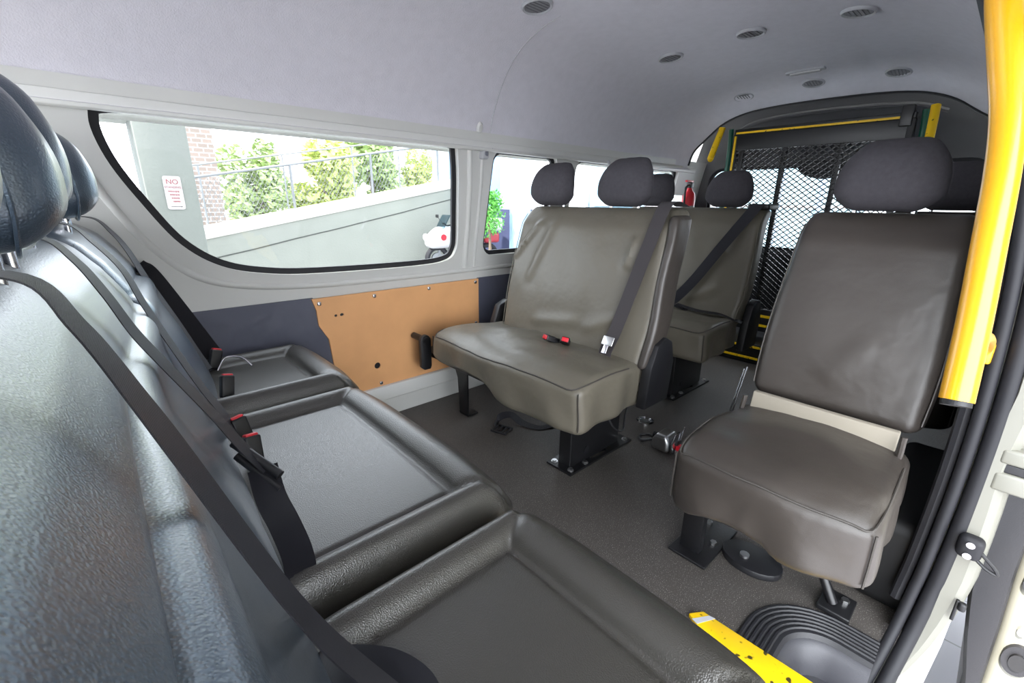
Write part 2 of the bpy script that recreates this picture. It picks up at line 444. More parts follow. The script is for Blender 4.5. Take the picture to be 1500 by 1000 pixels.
# tailgate
TW = rrect2(.14,1.59,.63,1.165,.10)
def tgx(z): return lerp_tab([(0,3.42),(.6,3.42),(1.2,3.36),(1.5,3.12),(1.62,3.05)], z)
struct(link('wall_rear', sheet([(-.05,-.4),(1.78,-.4),(1.78,.62),(1.70,1.2),(1.50,1.48),(1.2,1.60),(.53,1.60),(.23,1.48),(.03,1.2),(-.05,.62)], [TW], .1, lambda y,z: (tgx(z),y,z), Vector((.05,0,0))), M['liner_dark']))
g = struct(link('window_%d'%(wn+1), sheet(inset(TW,-.004), (), None, lambda y,z: (tgx(z)+.03,y,z), Vector((.004,0,0))), M['glass']))
link('rubber_seal', sheet(inset(TW,-.003), [inset(TW,.018)], None, lambda y,z: (tgx(z)+.016,y,z), Vector((.012,0,0))), M['rubber'], g)
struct(link('trim_6', tube([(3.055, CY+(y-CY)*.95, z-.085*smooth01((z-1.2)/.25)) for y,z in secs[6:-9]], .008, 8), M['rubber']))
struct(link('trim_7', tube([p for p in smoothpath([(3.19,.36,1.37),(3.14,.50,1.41),(3.13,.865,1.425),(3.14,1.2,1.41),(3.19,1.36,1.37)],8)], .012, 8), M['liner_dark']))
struct(link('trim_21', sheet([(.05,.05),(1.68,.05),(1.68,.605),(.05,.605)], (), None, lambda y,z: (tgx(z)-.012,y,z), Vector((.008,0,0))), M['trimblack']))
struct(link('trim_22', prism([(.86+.16*math.cos(PI+PI*i/14)*1.0, 1.185+.11*math.sin(PI+PI*i/14)) for i in range(15)],'x',3.30,3.345,.01), M['trimblack']))
# front end: scuttle and header only, windscreen opening left unglazed, invented to let light in
struct(link('wall_front', sheet([(-.05,-.4),(1.78,-.4),(1.78,.55),(-.05,.55)], (), None, lambda y,z: (XF,y,z), Vector((-.05,0,0))), M['trimblack']))
# wall linings
def lining(name, x0, x1, z0, z1, m, yf=yl, sgn=-1, th=.006):
    return link(name, sheet([(x0,z0),(x1,z0),(x1,z1),(x0,z1)], (), .12, lambda x,z: (x, yf(z)+sgn*.001, z), Vector((0,sgn*th,0))), m)
struct(link('trim_8', sheet([(-.3,.02),(.625,.02),(.625,.145),(.61,.40),(.575,.46),(.570,.52),(.560,.568),(-.3,.572)], (), .1, lambda x,z: (x, 1.727, z), Vector((0,-.006,0))), M['lining']))
struct(lining('trim_9', 1.345, 3.4, .15, .565, M['lining']))
struct(lining('trim_10', 1.20, 3.4, .02, .60, M['rubber'], yr, 1))
struct(link('trim_23', rbox((1.225,-.05,.0),(1.76,.085,.235),.03,(2,2,2),4), M['rubberdark']))
# sill ledge low on the far wall
struct(link('trim_11', prism([(1.73,.150),(1.700,.146),(1.697,.085),(1.712,.078),(1.712,.0),(1.73,.0)], 'x', .58, 3.3, .003), M['white_paint']))

# ------------------------------------------------------------------ door edge: seal, jamb, sliding door
dp = smoothpath([(.7,.014,-.115),(.9,.012,-.112),(1.02,.005,-.10),(1.10,-.006,-.06),(1.160,-.018,.02),(1.184,-.026,.12),(1.185,-.030,.2),(1.187,-.034,.4),(1.187,-.030,.6),(1.187,-.016,.80),(1.182,.010,.98),(1.16,.035,1.08),(1.10,.055,1.135),(.9,.06,1.15),(.4,.06,1.15),(-.1,.06,1.15)], 6)
seal = struct(link('trim_12', tube(dp, .0105, 10), M['rubber']))
struct(link('trim_13', tube([p+Vector((.003,-.026,0)) for p in dp], .014, 10), M['rubber']))
struct(link('trim_14', tube([p+Vector((.020,.020,0)) for p in dp if p.z > .06], .012, 8), M['trimblack']))
# painted jamb of the body outside the seal: a return flange facing the opening
JY = [(-.5,.0),(-.24,-.02),(-.164,-.043),(-.11,-.063),(-.016,-.084),(.074,-.097),(.173,-.106),(.26,-.106),(.354,-.104),(.45,-.10),(.62,-.11),(.8,-.09),(1.0,-.06),(1.2,-.03)]
jamb_bm = bmesh.new(); rows = []
for i in range(40):
    z = -.48+1.62*i/39
    yo = lerp_tab(JY,z); yi = min(-.05, yo+.02)
    xi = 1.180
    rows.append([jamb_bm.verts.new(p) for p in ((xi+.01,min(-.04,yo+.045) if z>-.15 else yo+.03,z),(xi,min(-.05,yo+.04) if z>-.15 else yo+.025,z),(xi,yo+.018,z),(xi+.012,yo+.006,z),(xi+.02,yo+.008,z),(xi+.028,yo,z),(xi+.05,yo-.004,z),(xi+.30,yo-.004,z),(xi+.30,yo+.012,z))])
for a,b in zip(rows,rows[1:]):
    for j in range(9): jamb_bm.faces.new((a[j],a[(j+1)%9],b[(j+1)%9],b[j]))
jamb_bm.faces.new(rows[0]); jamb_bm.faces.new(rows[-1][::-1])
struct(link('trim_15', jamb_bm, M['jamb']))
# roller rail that runs back along the outside of the body
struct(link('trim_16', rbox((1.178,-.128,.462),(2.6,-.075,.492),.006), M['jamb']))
struct(link('trim_17', rbox((1.183,-.126,.444),(2.6,-.075,.4615),.002), M['trimblack']))
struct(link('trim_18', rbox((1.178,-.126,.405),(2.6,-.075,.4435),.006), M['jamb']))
stp = thing('door_stop', 'black rubber door stop bolted to the white door jamb', 'door stop', (1.182,-.083,.275))
link('buffer', rbox((-.026,-.016,-.024),(.004,.022,.026),.012,(3,3,3),3), M['rubber'], stp)
bm = bmesh.new(); tube_into(bm, smoothpath([(-.014,-.008,-.018),(-.016,-.026,-.030),(-.016,-.042,-.034),(-.016,-.036,-.022),(-.016,-.014,-.002)],5), .0035, 8); link('hook', bm, M['blackplastic'], stp)
for z in (.013,-.012):
    bm = bmesh.new(); cyl_into(bm, (-.030,.004,z),(-.024,.004,z),.0065,14); link('bolt', bm, M['chrome'], stp)
clp = thing('jamb_clip', 'small black clip low on the white door jamb', 'clip', (1.182,-.092,.125))
link('clip_stem', rbox((-.008,-.003,-.032),(0,.003,.02),.002), M['blackplastic'], clp)
link('clip_head', rbox((-.014,-.014,.0),(0,-.001,.02),.005), M['blackplastic'], clp)

YI = [(-.46,-.172),(-.3,-.162),(-.088,-.146),(.03,-.122),(.14,-.104),(.5,-.090),(1.1,-.040)]
YO = [(-.46,-.182),(-.07,-.167),(.083,-.160),(.20,-.152),(.29,-.149),(.5,-.140),(1.1,-.095)]
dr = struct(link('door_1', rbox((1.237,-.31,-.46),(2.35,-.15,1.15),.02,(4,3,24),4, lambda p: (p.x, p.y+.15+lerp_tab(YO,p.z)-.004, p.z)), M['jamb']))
bm = bmesh.new(); rows = []
for i in range(40):
    z = -.45+1.55*i/39; yi, yo = lerp_tab(YI,z), lerp_tab(YO,z)-.004
    rows.append([bm.verts.new(q) for q in ((1.30,yi,z),(1.242,yi,z),(1.232,yi-.006,z),(1.232,yo+.004,z),(1.238,yo,z),(1.30,yo,z))])
for p,q in zip(rows,rows[1:]):
    for j in range(6): bm.faces.new((p[j],p[(j+1)%6],q[(j+1)%6],q[j]))
bm.faces.new(rows[0]); bm.faces.new(rows[-1][::-1])
link('weather_strip', bm, M['trimblack'], dr)
def onedge(name, cy, cz, ry, rz, m, d=.006):
    return link(name, prism(ellipse(cy,cz,ry,rz,24),'x',1.233-d,1.24), m, dr)
onedge('recess', -.178,.215,.012,.022,M['blackplastic']); onedge('latch_ring', -.200,.035,.022,.036,M['trimblack']); onedge('latch', -.200,.035,.012,.020,M['blacksteel'],.012)
onedge('bolt', -.190,.105,.006,.009,M['chrome'],.008)

# ------------------------------------------------------------------ plywood panel on the far wall
PX = 1.0
pb = thing('plywood_panel', 'varnished plywood panel screwed to the far wall below the large window', 'panel', (.95,1.722,.35))
def pl(x,z): return (x-.95, 0, z-.35)
link('board', sheet([(.553,.565),(.566,.52),(.568,.46),(.60,.40),(.62,.147),(1.342,.152),(1.342,.563)], [ellipse(.790,.245,.014,.014,20), ellipse(.636,.49,.006,.005,10), ellipse(.660,.49,.008,.006,10)], None, lambda x,z: pl(x,z), Vector((0,-.010,0))), M['board'], pb, smooth=False)
bm = bmesh.new(); cyl_into(bm, (.790-.95,-.004,-.105),(.790-.95,-.001,-.105),.016,20); link('grommet_hole', bm, M['blackplastic'], pb)
bm = bmesh.new()
for x in (.636,.660): cyl_into(bm, (x-.95,-.004,.14),(x-.95,-.001,.14),.009,12)
link('screw_hole', bm, M['blackplastic'], pb)
for x,z in ((.578,.545),(.80,.547),(1.06,.548),(1.322,.548),(1.322,.345),(.80,.163),(1.30,.175)):
    bm = bmesh.new(); rbox_into(bm,(x-.958,-.016,z-.358),(x-.942,-.006,z-.342),.0065,(1,1,1),3); link('screw', bm, M['chrome'], pb)

# ------------------------------------------------------------------ headrests and belts
def headrest_fabric(parent, y, z0, xc, w=.21, h=.168, d=.105):
    def f(p):
        t = (p.z-z0)/h
        s = 1.04-.26*smooth01((t-.35)/.65)**1.5-.12*smooth01((.25-t)/.25)
        return (xc+(p.x-xc)*(1-.25*abs((p.y-y)/(w/2))**2)+.03*t-.02*math.sin(t*PI), y+(p.y-y)*s, p.z)
    o = link('headrest', rbox((xc-d/2,y-w/2,z0),(xc+d/2,y+w/2,z0+h),.05,(3,8,5),5,f), M['fabric'], parent)
    link('seam', tube(smoothpath([f(Vector((xc+.012,y+a,z0+b))) for a,b in ((-w/2-.0005,.04),(-w/2-.0005,.10),(-w*.42,h*.93),(-w*.2,h+.0005),(0,h+.001),(w*.2,h+.0005),(w*.42,h*.93),(w/2+.0005,.10),(w/2+.0005,.04))],6), .0015, 6), M['fabric'], o)
    for s in (-1,1):
        bm = bmesh.new(); cyl_into(bm,(xc+.005,y+s*w*.28,z0-.05),(xc+.005,y+s*w*.28,z0+.03),.006,12); link('post', bm, M['chrome'], o)
        link('post_collar', rbox((xc-.008,y+s*w*.28-.015,z0-.019),(xc+.018,y+s*w*.28+.015,z0-.006),.004), M['blackplastic'], o)
    return o

def buckle(parent, p, d=(-.3,.0,.95), w=(0,1,0), name='buckle', stalk=True):
    d = Vector(d).normalized(); w = Vector(w); w = (w-d*w.dot(d)).normalized(); n = d.cross(w)
    mtx = Matrix((w,n,d)).transposed().to_4x4(); mtx.translation = Vector(p)
    def put(nm, lo, hi, r, m, par):
        bm = rbox(lo,hi,r,(2,2,2),3); bmesh.ops.transform(bm, matrix=mtx, verts=bm.verts[:]); return link(nm, bm, m, par)
    b = put(name, (-.016,-.011,-.03),(.016,.011,.03), .005, M['blackplastic'], parent)
    put('release_button', (-.0125,-.008,.022),(.0125,.008,.034), .003, M['redplastic'], b)
    if stalk: put('stalk', (-.012,-.003,-.11),(.012,.003,-.02), .002, M['web'], b)
    return b

# ------------------------------------------------------------------ vinyl covered passenger seats
def covered_seat(name, label, y0, y1, x0, ztop=.425, m=None, heads=(), wavy=None, back_x=1.30, skirt=.16, recess=False, trim=0, tap=.035):
    """seat with a loose vinyl cover; x0 front edge of the cushion, world coordinates relative to (x0, mid, 0)"""
    m = m or M['vinyl']; yc = (y0+y1)/2; w = y1-y0
    t = thing(name, label, 'seat', (x0,yc,0), 'vinyl covered passenger seats')
    hw = w/2
    wavy = wavy or (lambda y,x: .008*math.sin(y*17))
    def fc(p):
        x,y,z = p; ny = y/hw
        top = smooth01((z-(ztop-.12))/.12)
        # crown and sag of the top
        z += top*(.012*(1-ny*ny) - .018*smooth01((x-.16)/.2) - .022*math.exp(-((x)/.05)**2) )
        # front edge bows out, back narrows
        x -= .030*(1-ny*ny)*smooth01(1-x/.2)
        y *= 1-.03*smooth01((x-.2)/.15)
        # skirt hem
        hem = 1-smooth01((z-(ztop-skirt))/.08)
        z += hem*wavy(y,x)
        y += (1-top)*.006*math.sin(x*40)*(1 if y>0 else -1)
        x += (1-top)*smooth01(1-x/.08)*.007*math.sin(y*31+1)
        nz = noise.noise(Vector((p.x*5+y0*7,p.y*7+x0,p.z*6)))+.5*noise.noise(Vector((p.x*13,p.y*16+y0*5,p.z*11)))
        x -= .010*nz*(1-top)*smooth01(1-p.x/.12); z += .007*nz*top
        return (x,y,z)
    c = link('seat_cushion', rbox((0,-hw,ztop-skirt),(.37,hw,ztop),.028,(22,int(w*60),8),4,fc), m, t)
    # stitched seam round the front edge
    sp = [(.05+.20,-hw+.0)] ; path = []
    def rim(u):  # u from -1..1 round the front
        return u
    for i in range(41):
        u = -1+2*i/40
        yy = hw*max(-1,min(1,u*1.32)); xx = .006 + max(0,(abs(u)-.757))/.243*.26
        if abs(u) >= .757: yy = math.copysign(hw-.007,u)
        q = fc(Vector((xx,yy,ztop-.008))); path.append(Vector(q)+Vector((0,0,.0015)))
    link('stitching', tube(smoothpath(path[::2],3), .0022, 6), M['seam'], c)
    for s in (-1,1):
        link('corner_seam', tube([Vector(fc(Vector((.006,s*(hw-.007),ztop-.012-.13*k/6))))+Vector((-.001,s*.001,0)) for k in range(7)], .0022, 6), M['seam'], c)
    # back
    bt = .905; bx = back_x-x0
    def fb(p):
        x,y,z = p; k = (z-.40)/.5
        ny = y/hw
        x += .075*k + .10*max(0,k)**1*.9*.6
        x += -.012*(1-ny*ny)*math.sin(max(0,min(1,k))*PI) + .03*smooth01((k-.86)/.14)
        if y > 0: y *= 1-trim/hw
        y *= 1 - tap*smooth01((k-.35)/.65) - .03*smooth01((.3-k)/.3)
        # draped creases
        cr = 0
        for (ya,za,yb,zb,a,wd) in creases(w):
            L2 = (yb-ya)**2+(zb-za)**2; tt = ((y-ya)*(yb-ya)+(z-za)*(zb-za))/L2
            tc = max(0,min(1,tt)); dd = math.hypot(y-ya-(yb-ya)*tc, z-za-(zb-za)*tc)
            cr += a*math.exp(-(dd/wd)**2)*smooth01(min(tc,1-tc)*4+.2)
        nz = noise.noise(Vector((p.y*5+y0*3,p.z*4+x0*2,.3)))+.5*noise.noise(Vector((p.y*12,p.z*7+x0,1.3)))
        if p.x < bx+.02: x -= cr*1.5+(.006 if w > .5 else .003)*nz
        return (x,y,z)
    def creases(w):
        if w < .5: return [(-.05,.62,.03,.50,.003,.03)]
        return [(.17*w/.7,.86,.30*w/.7,.68,.010,.013),(.10*w/.7,.87,.20*w/.7,.60,.008,.02),(-.24*w/.7,.82,-.22*w/.7,.70,.010,.016),(-.1,.5,.15,.46,.006,.02),(-.25*w/.7,.55,-.1*w/.7,.47,.006,.02)]
    zlo = .37 if not recess else .425
    b = link('backrest', rbox((bx-.045,-hw,zlo),(bx+.06,hw,bt),.032,(5,int(w*70),44),4,fb), m, t)
    for s in (-1,1):
        link('side_seam', tube([Vector(fb(Vector((bx-.040,s*(hw-.005),zlo+.03+(bt-zlo-.06)*k/14)))) for k in range(15)], .0018, 6), m, b)
    for hy in heads: headrest_fabric(t, hy-yc, bt+.004, back_x-x0+.155, .21)
    return t, fb, bx, yc

def steel(parent, nm, lo, hi, r=.002): return link(nm, rbox(lo,hi,r), M['blacksteel'], parent)
def pedestal(t, y, x0, x1, ztop=.30, pw=.115, bolts=True):
    p = link('pedestal', rbox((x0+.03,y-.028,.004),(x1-.05,y+.028,ztop),.004,(1,1,1),2), M['blacksteel'], t)
    link('floor_plate', sheet([(x0,y-pw/2),(x1,y-pw/2),(x1,y+pw/2),(x0,y+pw/2)], [ellipse((x0+x1)/2,y-pw*.30,.05,.010,16)], None, lambda a,b: (a,b,.009), Vector((0,0,-.008))), M['blacksteel'], t)
    if bolts:
        for bx,by in ((x0+.022,y-pw*.34),(x0+.022,y+pw*.34),(x1-.022,y-pw*.34),(x1-.022,y+pw*.34),(x0+.10,y-pw*.36)):
            bm = bmesh.new(); cyl_into(bm,(bx,by,.009),(bx,by,.016),.009,6); cyl_into(bm,(bx,by,.008),(bx,by,.011),.012,16); link('bolt', bm, M['steel'], t)
        bm = bmesh.new(); cyl_into(bm,(x0+.12,y-.030,.05),(x0+.12,y-.026,.05),.014,16); link('cover_stud', bm, M['blackplastic'], t)
    return p
def recliner(t, x, y, z=.40):
    return link('recliner_cover', prism([(x-.05,z-.14),(x+.10,z-.14),(x+.115,z+.0),(x+.09,z+.075),(x+.05,z+.095),(x+.0,z+.075),(x-.03,z+.0)],'y',y-.018,y+.018,.006), M['blackplastic'], t)

def wavyA(y, x):
    # y local (-: aisle); hem long at the aisle, short towards the wall
    k = (y+.39)/.78
    return .045*smooth01((k-.25)/.55) - .022*math.exp(-((k-.10)/.16)**2) + .012*math.sin(k*13)
A, fbA, bxA, ycA = covered_seat('double_seat', 'grey vinyl covered double seat standing against the plywood panel', .735, 1.505, .935, heads=(.99,1.345), wavy=wavyA, trim=.05)
def Aw(x,y,z): return (x-.935, y-ycA, z)
pedestal(A, .918-ycA, 1.075-.935, 1.45-.935)
# wall-side legs and bracket
lg = link('wall_leg', prism([(1.465-ycA,.0),(1.525-ycA,.0),(1.535-ycA,.17),(1.56-ycA,.225),(1.69-ycA,.235),(1.69-ycA,.30),(1.42-ycA,.31),(1.42-ycA,.27),(1.465-ycA,.24)],'x',.145,.152,.001), M['blacksteel'], A)
steel(lg, 'foot', (.145,1.46-ycA,.002), (.20,1.53-ycA,.010))
steel(A, 'wall_bracket', (.06,1.55-ycA,.265), (.34,1.69-ycA,.285))
link('bracket_hook', prism(ellipse(.03,.345,.026,.028,14)[:8]+[(.004,.23),(.02,.215),(.05,.215),(.056,.23)],'y',1.60-ycA,1.62-ycA,.004), M['blackplastic'], A)
bm = bmesh.new(); cyl_into(bm,(.03,1.592-ycA,.35),(.03,1.70-ycA,.35),.014,14); link('bracket_bolt', bm, M['blackplastic'], A)
steel(A, 'seat_frame', (.05,-.36,.265),(.40,.36,.30))
recliner(A, .36, -.40); recliner(A, .36, .395)
buckle(A, Aw(1.185,1.075,.435), (-.75,.25,.35), (.2,1,0)); buckle(A, Aw(1.20,1.02,.437), (-.6,-.45,.4), (.2,-1,0), 'buckle')
def belt_over(t, pts, wd, m, w=.046, name='seat_belt'): return link(name, ribbon(pts, wd, w), m, t)
# belt down the aisle edge of the double seat
bl = belt_over(A, [Aw(1.50,.785,.912),Aw(1.43,.787,.928),Aw(1.385,.79,.905),Aw(1.333,.803,.78),Aw(1.282,.825,.62),Aw(1.252,.848,.50),Aw(1.235,.86,.45),Aw(1.222,.86,.425),Aw(1.23,.86,.39)], [(0,1,0)]*9, M['webgrey'], .05)
bm = rbox((-.022,-.002,-.016),(.022,.002,.016),.002); bmesh.ops.transform(bm, matrix=Matrix.Translation(Aw(1.232,.858,.470))@Matrix.Rotation(.5,4,'Y')@Matrix.Rotation(PI/2,4,'Z'), verts=bm.verts[:]); tg = link('tongue_plate', bm, M['steel'], bl)
bm = rbox((-.009,-.0015,-.045),(.009,.0015,-.012),.001); bmesh.ops.transform(bm, matrix=Matrix.Translation(Aw(1.232,.858,.470))@Matrix.Rotation(.5,4,'Y')@Matrix.Rotation(PI/2,4,'Z'), verts=bm.verts[:]); link('tongue', bm, M['chrome'], tg)
link('side_bolster', rbox((.32,-.40,.39),(.425,-.365,.885),.017,(4,3,20),3, lambda p: (p.x+.125*(p.z-.40)/.5, p.y+.004*math.sin(p.z*21)+.012*smooth01((p.z-.6)/.3), p.z)), M['vinyl_brown'], A)
bm = tube(smoothpath([(.24,-.30,.26),(.25,-.345,.19),(.30,-.35,.165),(.34,-.33,.20),(.40,-.31,.30)],6), .0035, 8); link('hanging_cord', bm, M['blackplastic'], A)

B, fbB, bxB, ycB = covered_seat('double_seat', 'grey vinyl covered double seat in the second row in front of the extinguisher', .775, 1.545, 1.80, heads=(.985,1.385), back_x=2.17)
pedestal(B, 1.0-ycB, .14, .52); recliner(B, .40,-.40)
steel(B, 'seat_frame', (.05,-.36,.265),(.40,.36,.30))
def Bw(x,y,z): return (x-1.80, y-ycB, z)
bl = belt_over(B, [Bw(2.36,.825,.905),Bw(2.29,.825,.925),Bw(2.245,.83,.90),Bw(2.175,.92,.73),Bw(2.135,1.01,.57),Bw(2.09,1.07,.475),Bw(2.06,1.09,.45)], [(0,1,0)]*2+[(0,1,.35)]*5, M['web'], .05)
link('belt_guide', rbox((.47,-.385,.900),(.60,-.29,.925),.008), M['blackplastic'], B)
buckle(B, Bw(2.05,1.10,.452), (-.4,.9,.3), (1,0,0))
belt_over(B, [Bw(2.06,1.05,.45),Bw(2.08,.95,.432),Bw(2.12,.85,.425),Bw(2.14,.76,.40)], [(1,0,0)]*4, M['web'], .045, 'lap_belt')

Cs, fbC, bxC, ycC = covered_seat('single_seat', 'brown grey vinyl covered single seat beside the sliding door opening', .035, .405, .865, ztop=.425, m=M['vinyl_brown'], heads=(.235,), back_x=1.30, wavy=lambda y,x: .004*math.sin(y*35)+.012*smooth01((y+.05)/.02)-.018*smooth01((y-.09)/.06), recess=True, tap=.10)
def Cw(x,y,z): return (x-.865, y-ycC, z)
link('foam_board', rbox((.318,-.150,.375),(.335,.150,.455),.003,(1,1,1),2, lambda p: (p.x+.02*(p.z-.37)/.1, p.y, p.z)), M['cream'], Cs)
link('cover_hem', tube(smoothpath([(.306,.158,.45),(.302,.156,.40),(.302,.10,.405),(.304,.0,.397),(.302,-.10,.405),(.307,-.155,.40),(.308,-.160,.46)],6), .006, 8), M['vinyl_brown'], Cs)
steel(Cs, 'seat_frame', (.05,-.17,.265),(.40,.17,.30))
lg = link('front_leg', prism([(.185,.004),(.215,.004),(.215,.30),(.185,.30)],'y',.165,.220,.003), M['blacksteel'], Cs)
link('foot_plate', rbox((.15,.13,.002),(.36,.235,.010),.003), M['blacksteel'], Cs)
for bx,by in ((.255,.155),(.33,.20)):
    bm = bmesh.new(); cyl_into(bm,(bx,by,.010),(bx,by,.018),.009,6); link('bolt', bm, M['steel'], Cs)
lg = link('diagonal_strut', tube([(.265,-.125,.02),(.30,.02,.28)], .011, 10), M['blacksteel'], Cs)
link('strut_foot', rbox((.235,-.165,.0075),(.315,-.10,.020),.003), M['blacksteel'], Cs)
bm = bmesh.new(); cyl_into(bm,(.29,-.145,.020),(.29,-.145,.028),.009,6); link('bolt', bm, M['steel'], Cs)

for k in (0,1): link('release_wire', tube([(.36+.02*k,.19,.50),(.33+.02*k,.20,.36)], .002, 6), M['chrome'], Cs)
pd = link('floor_puck', prism([(p[0],p[1]) for p in ellipse(.275,.06,.055,.075,24)],'z',.0,.02,.004), M['blackplastic'], Cs)
link('floor_puck_bolt', prism(ellipse(.262,.075,.012,.012,12),'z',.019,.027), M['steel'], pd)

Ds, fbD, bxD, ycD = covered_seat('single_seat', 'dark vinyl covered single seat hidden behind the brown single seat', .0, .36, 1.80, m=M['vinyl_brown'], heads=(.175,), back_x=2.17)
pedestal(Ds, .05, .14, .50, bolts=False); steel(Ds, 'seat_frame', (.05,-.16,.265),(.40,.16,.30))

# ------------------------------------------------------------------ black leather seats in the foreground (backs towards the driver)
FX = [(.34,.125),(.40,.115),(.45,.101),(.50,.086),(.56,.066),(.62,.044),(.68,.022),(.712,.010),(.722,.000),(.75,-.012),(.79,-.034),(.83,-.064),(.87,-.105),(.90,-.14)]
def skew(y): return -.006 + .065*max(0,y-.75)/.75
def leather_cushion(t, O, y0, y1, x0, x1, zt, panel_in=.075):
    yc = (y0+y1)/2; hw = (y1-y0)/2; Lx = x1-x0
    pa, pc = panel_in*.75, Lx-.115   # inset panel from x=pa to pc
    py = hw-panel_in
    def groove(d, wd=.006, a=.007): return a*math.exp(-(d/wd)**2)
    def f(p):
        x,y,z = p; ny = abs(y)/hw
        top = smooth01((z-(zt-.08))/.08)
        if top > 0:
            dx = max(pa-x, x-pc); dy = abs(y)-py; d = max(dx,dy)   # <0 inside the panel
            if d > 0: z += top*(.020*math.sin(min(1,d/.075)*PI))   # padded bolster roll
            else: z -= top*.004
            dl = abs(d) if (dx<.012 or dy<.012) else 9
            z -= top*groove(dl)
            cxn, cxe = (pc, Lx) if x > Lx/2 else (pa, 0)
            u = (x-cxn)/(cxe-cxn); v = (abs(y)-py)/(hw-py)
            if u > 0 and v > 0: z -= top*groove((u-v)*.06, .006, .006)
            z -= .03*smooth01((x-(Lx-.06))/.06)**2*top
            z -= .008*smooth01((.10-x)/.10)*top
        x += .022*(1-ny**4)*smooth01(x/Lx*2-1) - .02
        dz = z-(zt-.075)
        if abs(y) > hw*.96 or x > Lx-.06:
            g = groove(dz,.006,.004); y -= math.copysign(g,y)
        if z < zt-.09: y *= .985
        return (x+x0-O[0],y+yc-O[1],z)
    c = link('seat_cushion', rbox((0,-hw,zt-.17),(Lx,hw,zt),.045,(60,int(hw*2*110),10),6,f), M['leather'], t, angle=180)
    pts = [(.05,-hw),(Lx*.5,-hw),(Lx-.05,-hw),(Lx-.01,-hw+.02),(Lx,-hw+.06),(Lx,0),(Lx,hw-.06),(Lx-.01,hw-.02),(Lx-.05,hw),(Lx*.5,hw),(.05,hw)]
    link('piping', tube(smoothpath([Vector(f(Vector((a_,b_,zt-.082)))) for a_,b_ in pts],6), .0026, 6), M['leather'], c)
    steel(t, 'seat_base', (x0+.06-O[0],y0+.05-O[1],.0),(x1-.10-O[0],y1-.05-O[1],zt-.165), .01)
    return c
def leather_back(t, O, y0, y1, seams):
    def fbk(p):
        x,y,z = p; front = x > .02
        x += lerp_tab(FX,z)-.07+skew(y)
        if front:
            d = z-.716-.006*math.sin(y*5)
            x -= .009*math.exp(-(d/.007)**2); x += .010*math.exp(-((d+.03)/.03)**2)   # crease with the padded lumbar roll under it
            for sy in seams:
                x -= .012*math.exp(-((y-sy)/.010)**2)*smooth01((.70-z)/.05)
            x += .006*math.sin(y*9+1)*smooth01((.66-z)/.1)
        return (x-O[0],y-O[1],z)
    return link('backrest', rbox((-.07,y0,.33),(.07,y1,.872),.05,(4,int((y1-y0)*110),70),6,fbk), M['leather_back'], t, angle=180)
def leather_headrest(t, O, hy, xc, z0=.875, h=.19, w=.26):
    xc -= O[0]; hl = hy-O[1]
    def fh(p):
        tt = (p.z-z0)/h
        k = ((p.y-hl)/(w/2))**2
        return (p.x+.030*math.sin(tt*PI)*(1-k*.5)+.01*k-.03*tt, hl+(p.y-hl)*(1-.13*smooth01((tt-.5)/.5)), p.z)
    ho = link('headrest', rbox((xc-.055,hl-w/2,z0),(xc+.055,hl+w/2,z0+h),.053,(6,14,10),6,fh), M['leather_back'], t, angle=180)
    for xo in (.022,-.022):
        link('piping', tube(smoothpath([fh(Vector((xc+xo,hl+a,z0+b_))) for a,b_ in ((0,-.001),(-w*.36,.001),(-w/2-.001,.05),(-w/2-.001,h*.6),(-w*.40,h-.006),(0,h+.001),(w*.40,h-.006),(w/2+.001,h*.6),(w/2+.001,.05),(w*.36,.001))],5,True), .0022, 6, True), M['leather_back'], ho)
    for sg_ in (-1,1):
        bm = bmesh.new(); cyl_into(bm,(xc+.005,hl+sg_*.06,.82),(xc+.005,hl+sg_*.06,.90),.006,12); link('post', bm, M['chrome'], ho)
    return ho
Bn = thing('leather_bench', 'long black leather bench in the foreground with two cushions and a belt across its back', 'bench seat', (.1,.62,0), 'black leather seats in the foreground')
OB = (.1,.62)
leather_cushion(Bn, OB, .045, .505, .07, .52, .400); leather_cushion(Bn, OB, .535, 1.215, .07, .538, .395)
leather_back(Bn, OB, .02, 1.222, (.52,))
leather_headrest(Bn, OB, .26, -.097); leather_headrest(Bn, OB, .74, -.085, .865); leather_headrest(Bn, OB, 1.06, -.080, .885, .215)
Fr = thing('corner_seat', 'black leather corner seat below the dark wall lining', 'seat', (.1,1.455,0), 'black leather seats in the foreground')
OF = (.1,1.455)
leather_cushion(Fr, OF, 1.235, 1.675, .09, .53, .412); leather_back(Fr, OF, 1.228, 1.672, ()); leather_headrest(Fr, OF, 1.45, -.045)
def LB(x,y,z): return (x-OB[0],y-OB[1],z)
def LF(x,y,z): return (x-OF[0],y-OF[1],z)
def belts(t, L_, pts, wd, w=.046, name='seat_belt'):
    return belt_over(t, [L_(*p) for p in pts], [wd]*len(pts) if isinstance(wd,tuple) else wd, M['web'], w, name)
WB = .032
w8 = [(.1,1,0),(.1,1,0),(.2,1,.0),(.25,.9,0),(.3,.9,0),(.3,.9,0),(.3,.9,0),(.35,.9,0),(.4,.9,0)]
belts(Bn, LB, [(-.12,.46,.872),(-.045,.45,.868),(-.020,.43,.832),(.002,.40,.778),(.019,.375,.732),(.044,.345,.659),(.064,.325,.604),(.090,.308,.545),(.15,.285,.43)], w8, WB)
b1 = belts(Bn, LB, [(-.12,.90,.874),(-.055,.885,.867),(-.026,.865,.836),(-.004,.84,.79),(.016,.82,.735),(.042,.79,.684),(.079,.75,.614),(.105,.72,.560),(.128,.70,.520)], w8, WB)
belts(Bn, LB, [(-.10,1.19,.874),(-.035,1.185,.872),(-.004,1.175,.838),(.028,1.16,.785),(.046,1.13,.72),(.072,1.09,.64),(.100,1.04,.56),(.125,1.0,.50),(.14,.97,.44)], w8, WB)
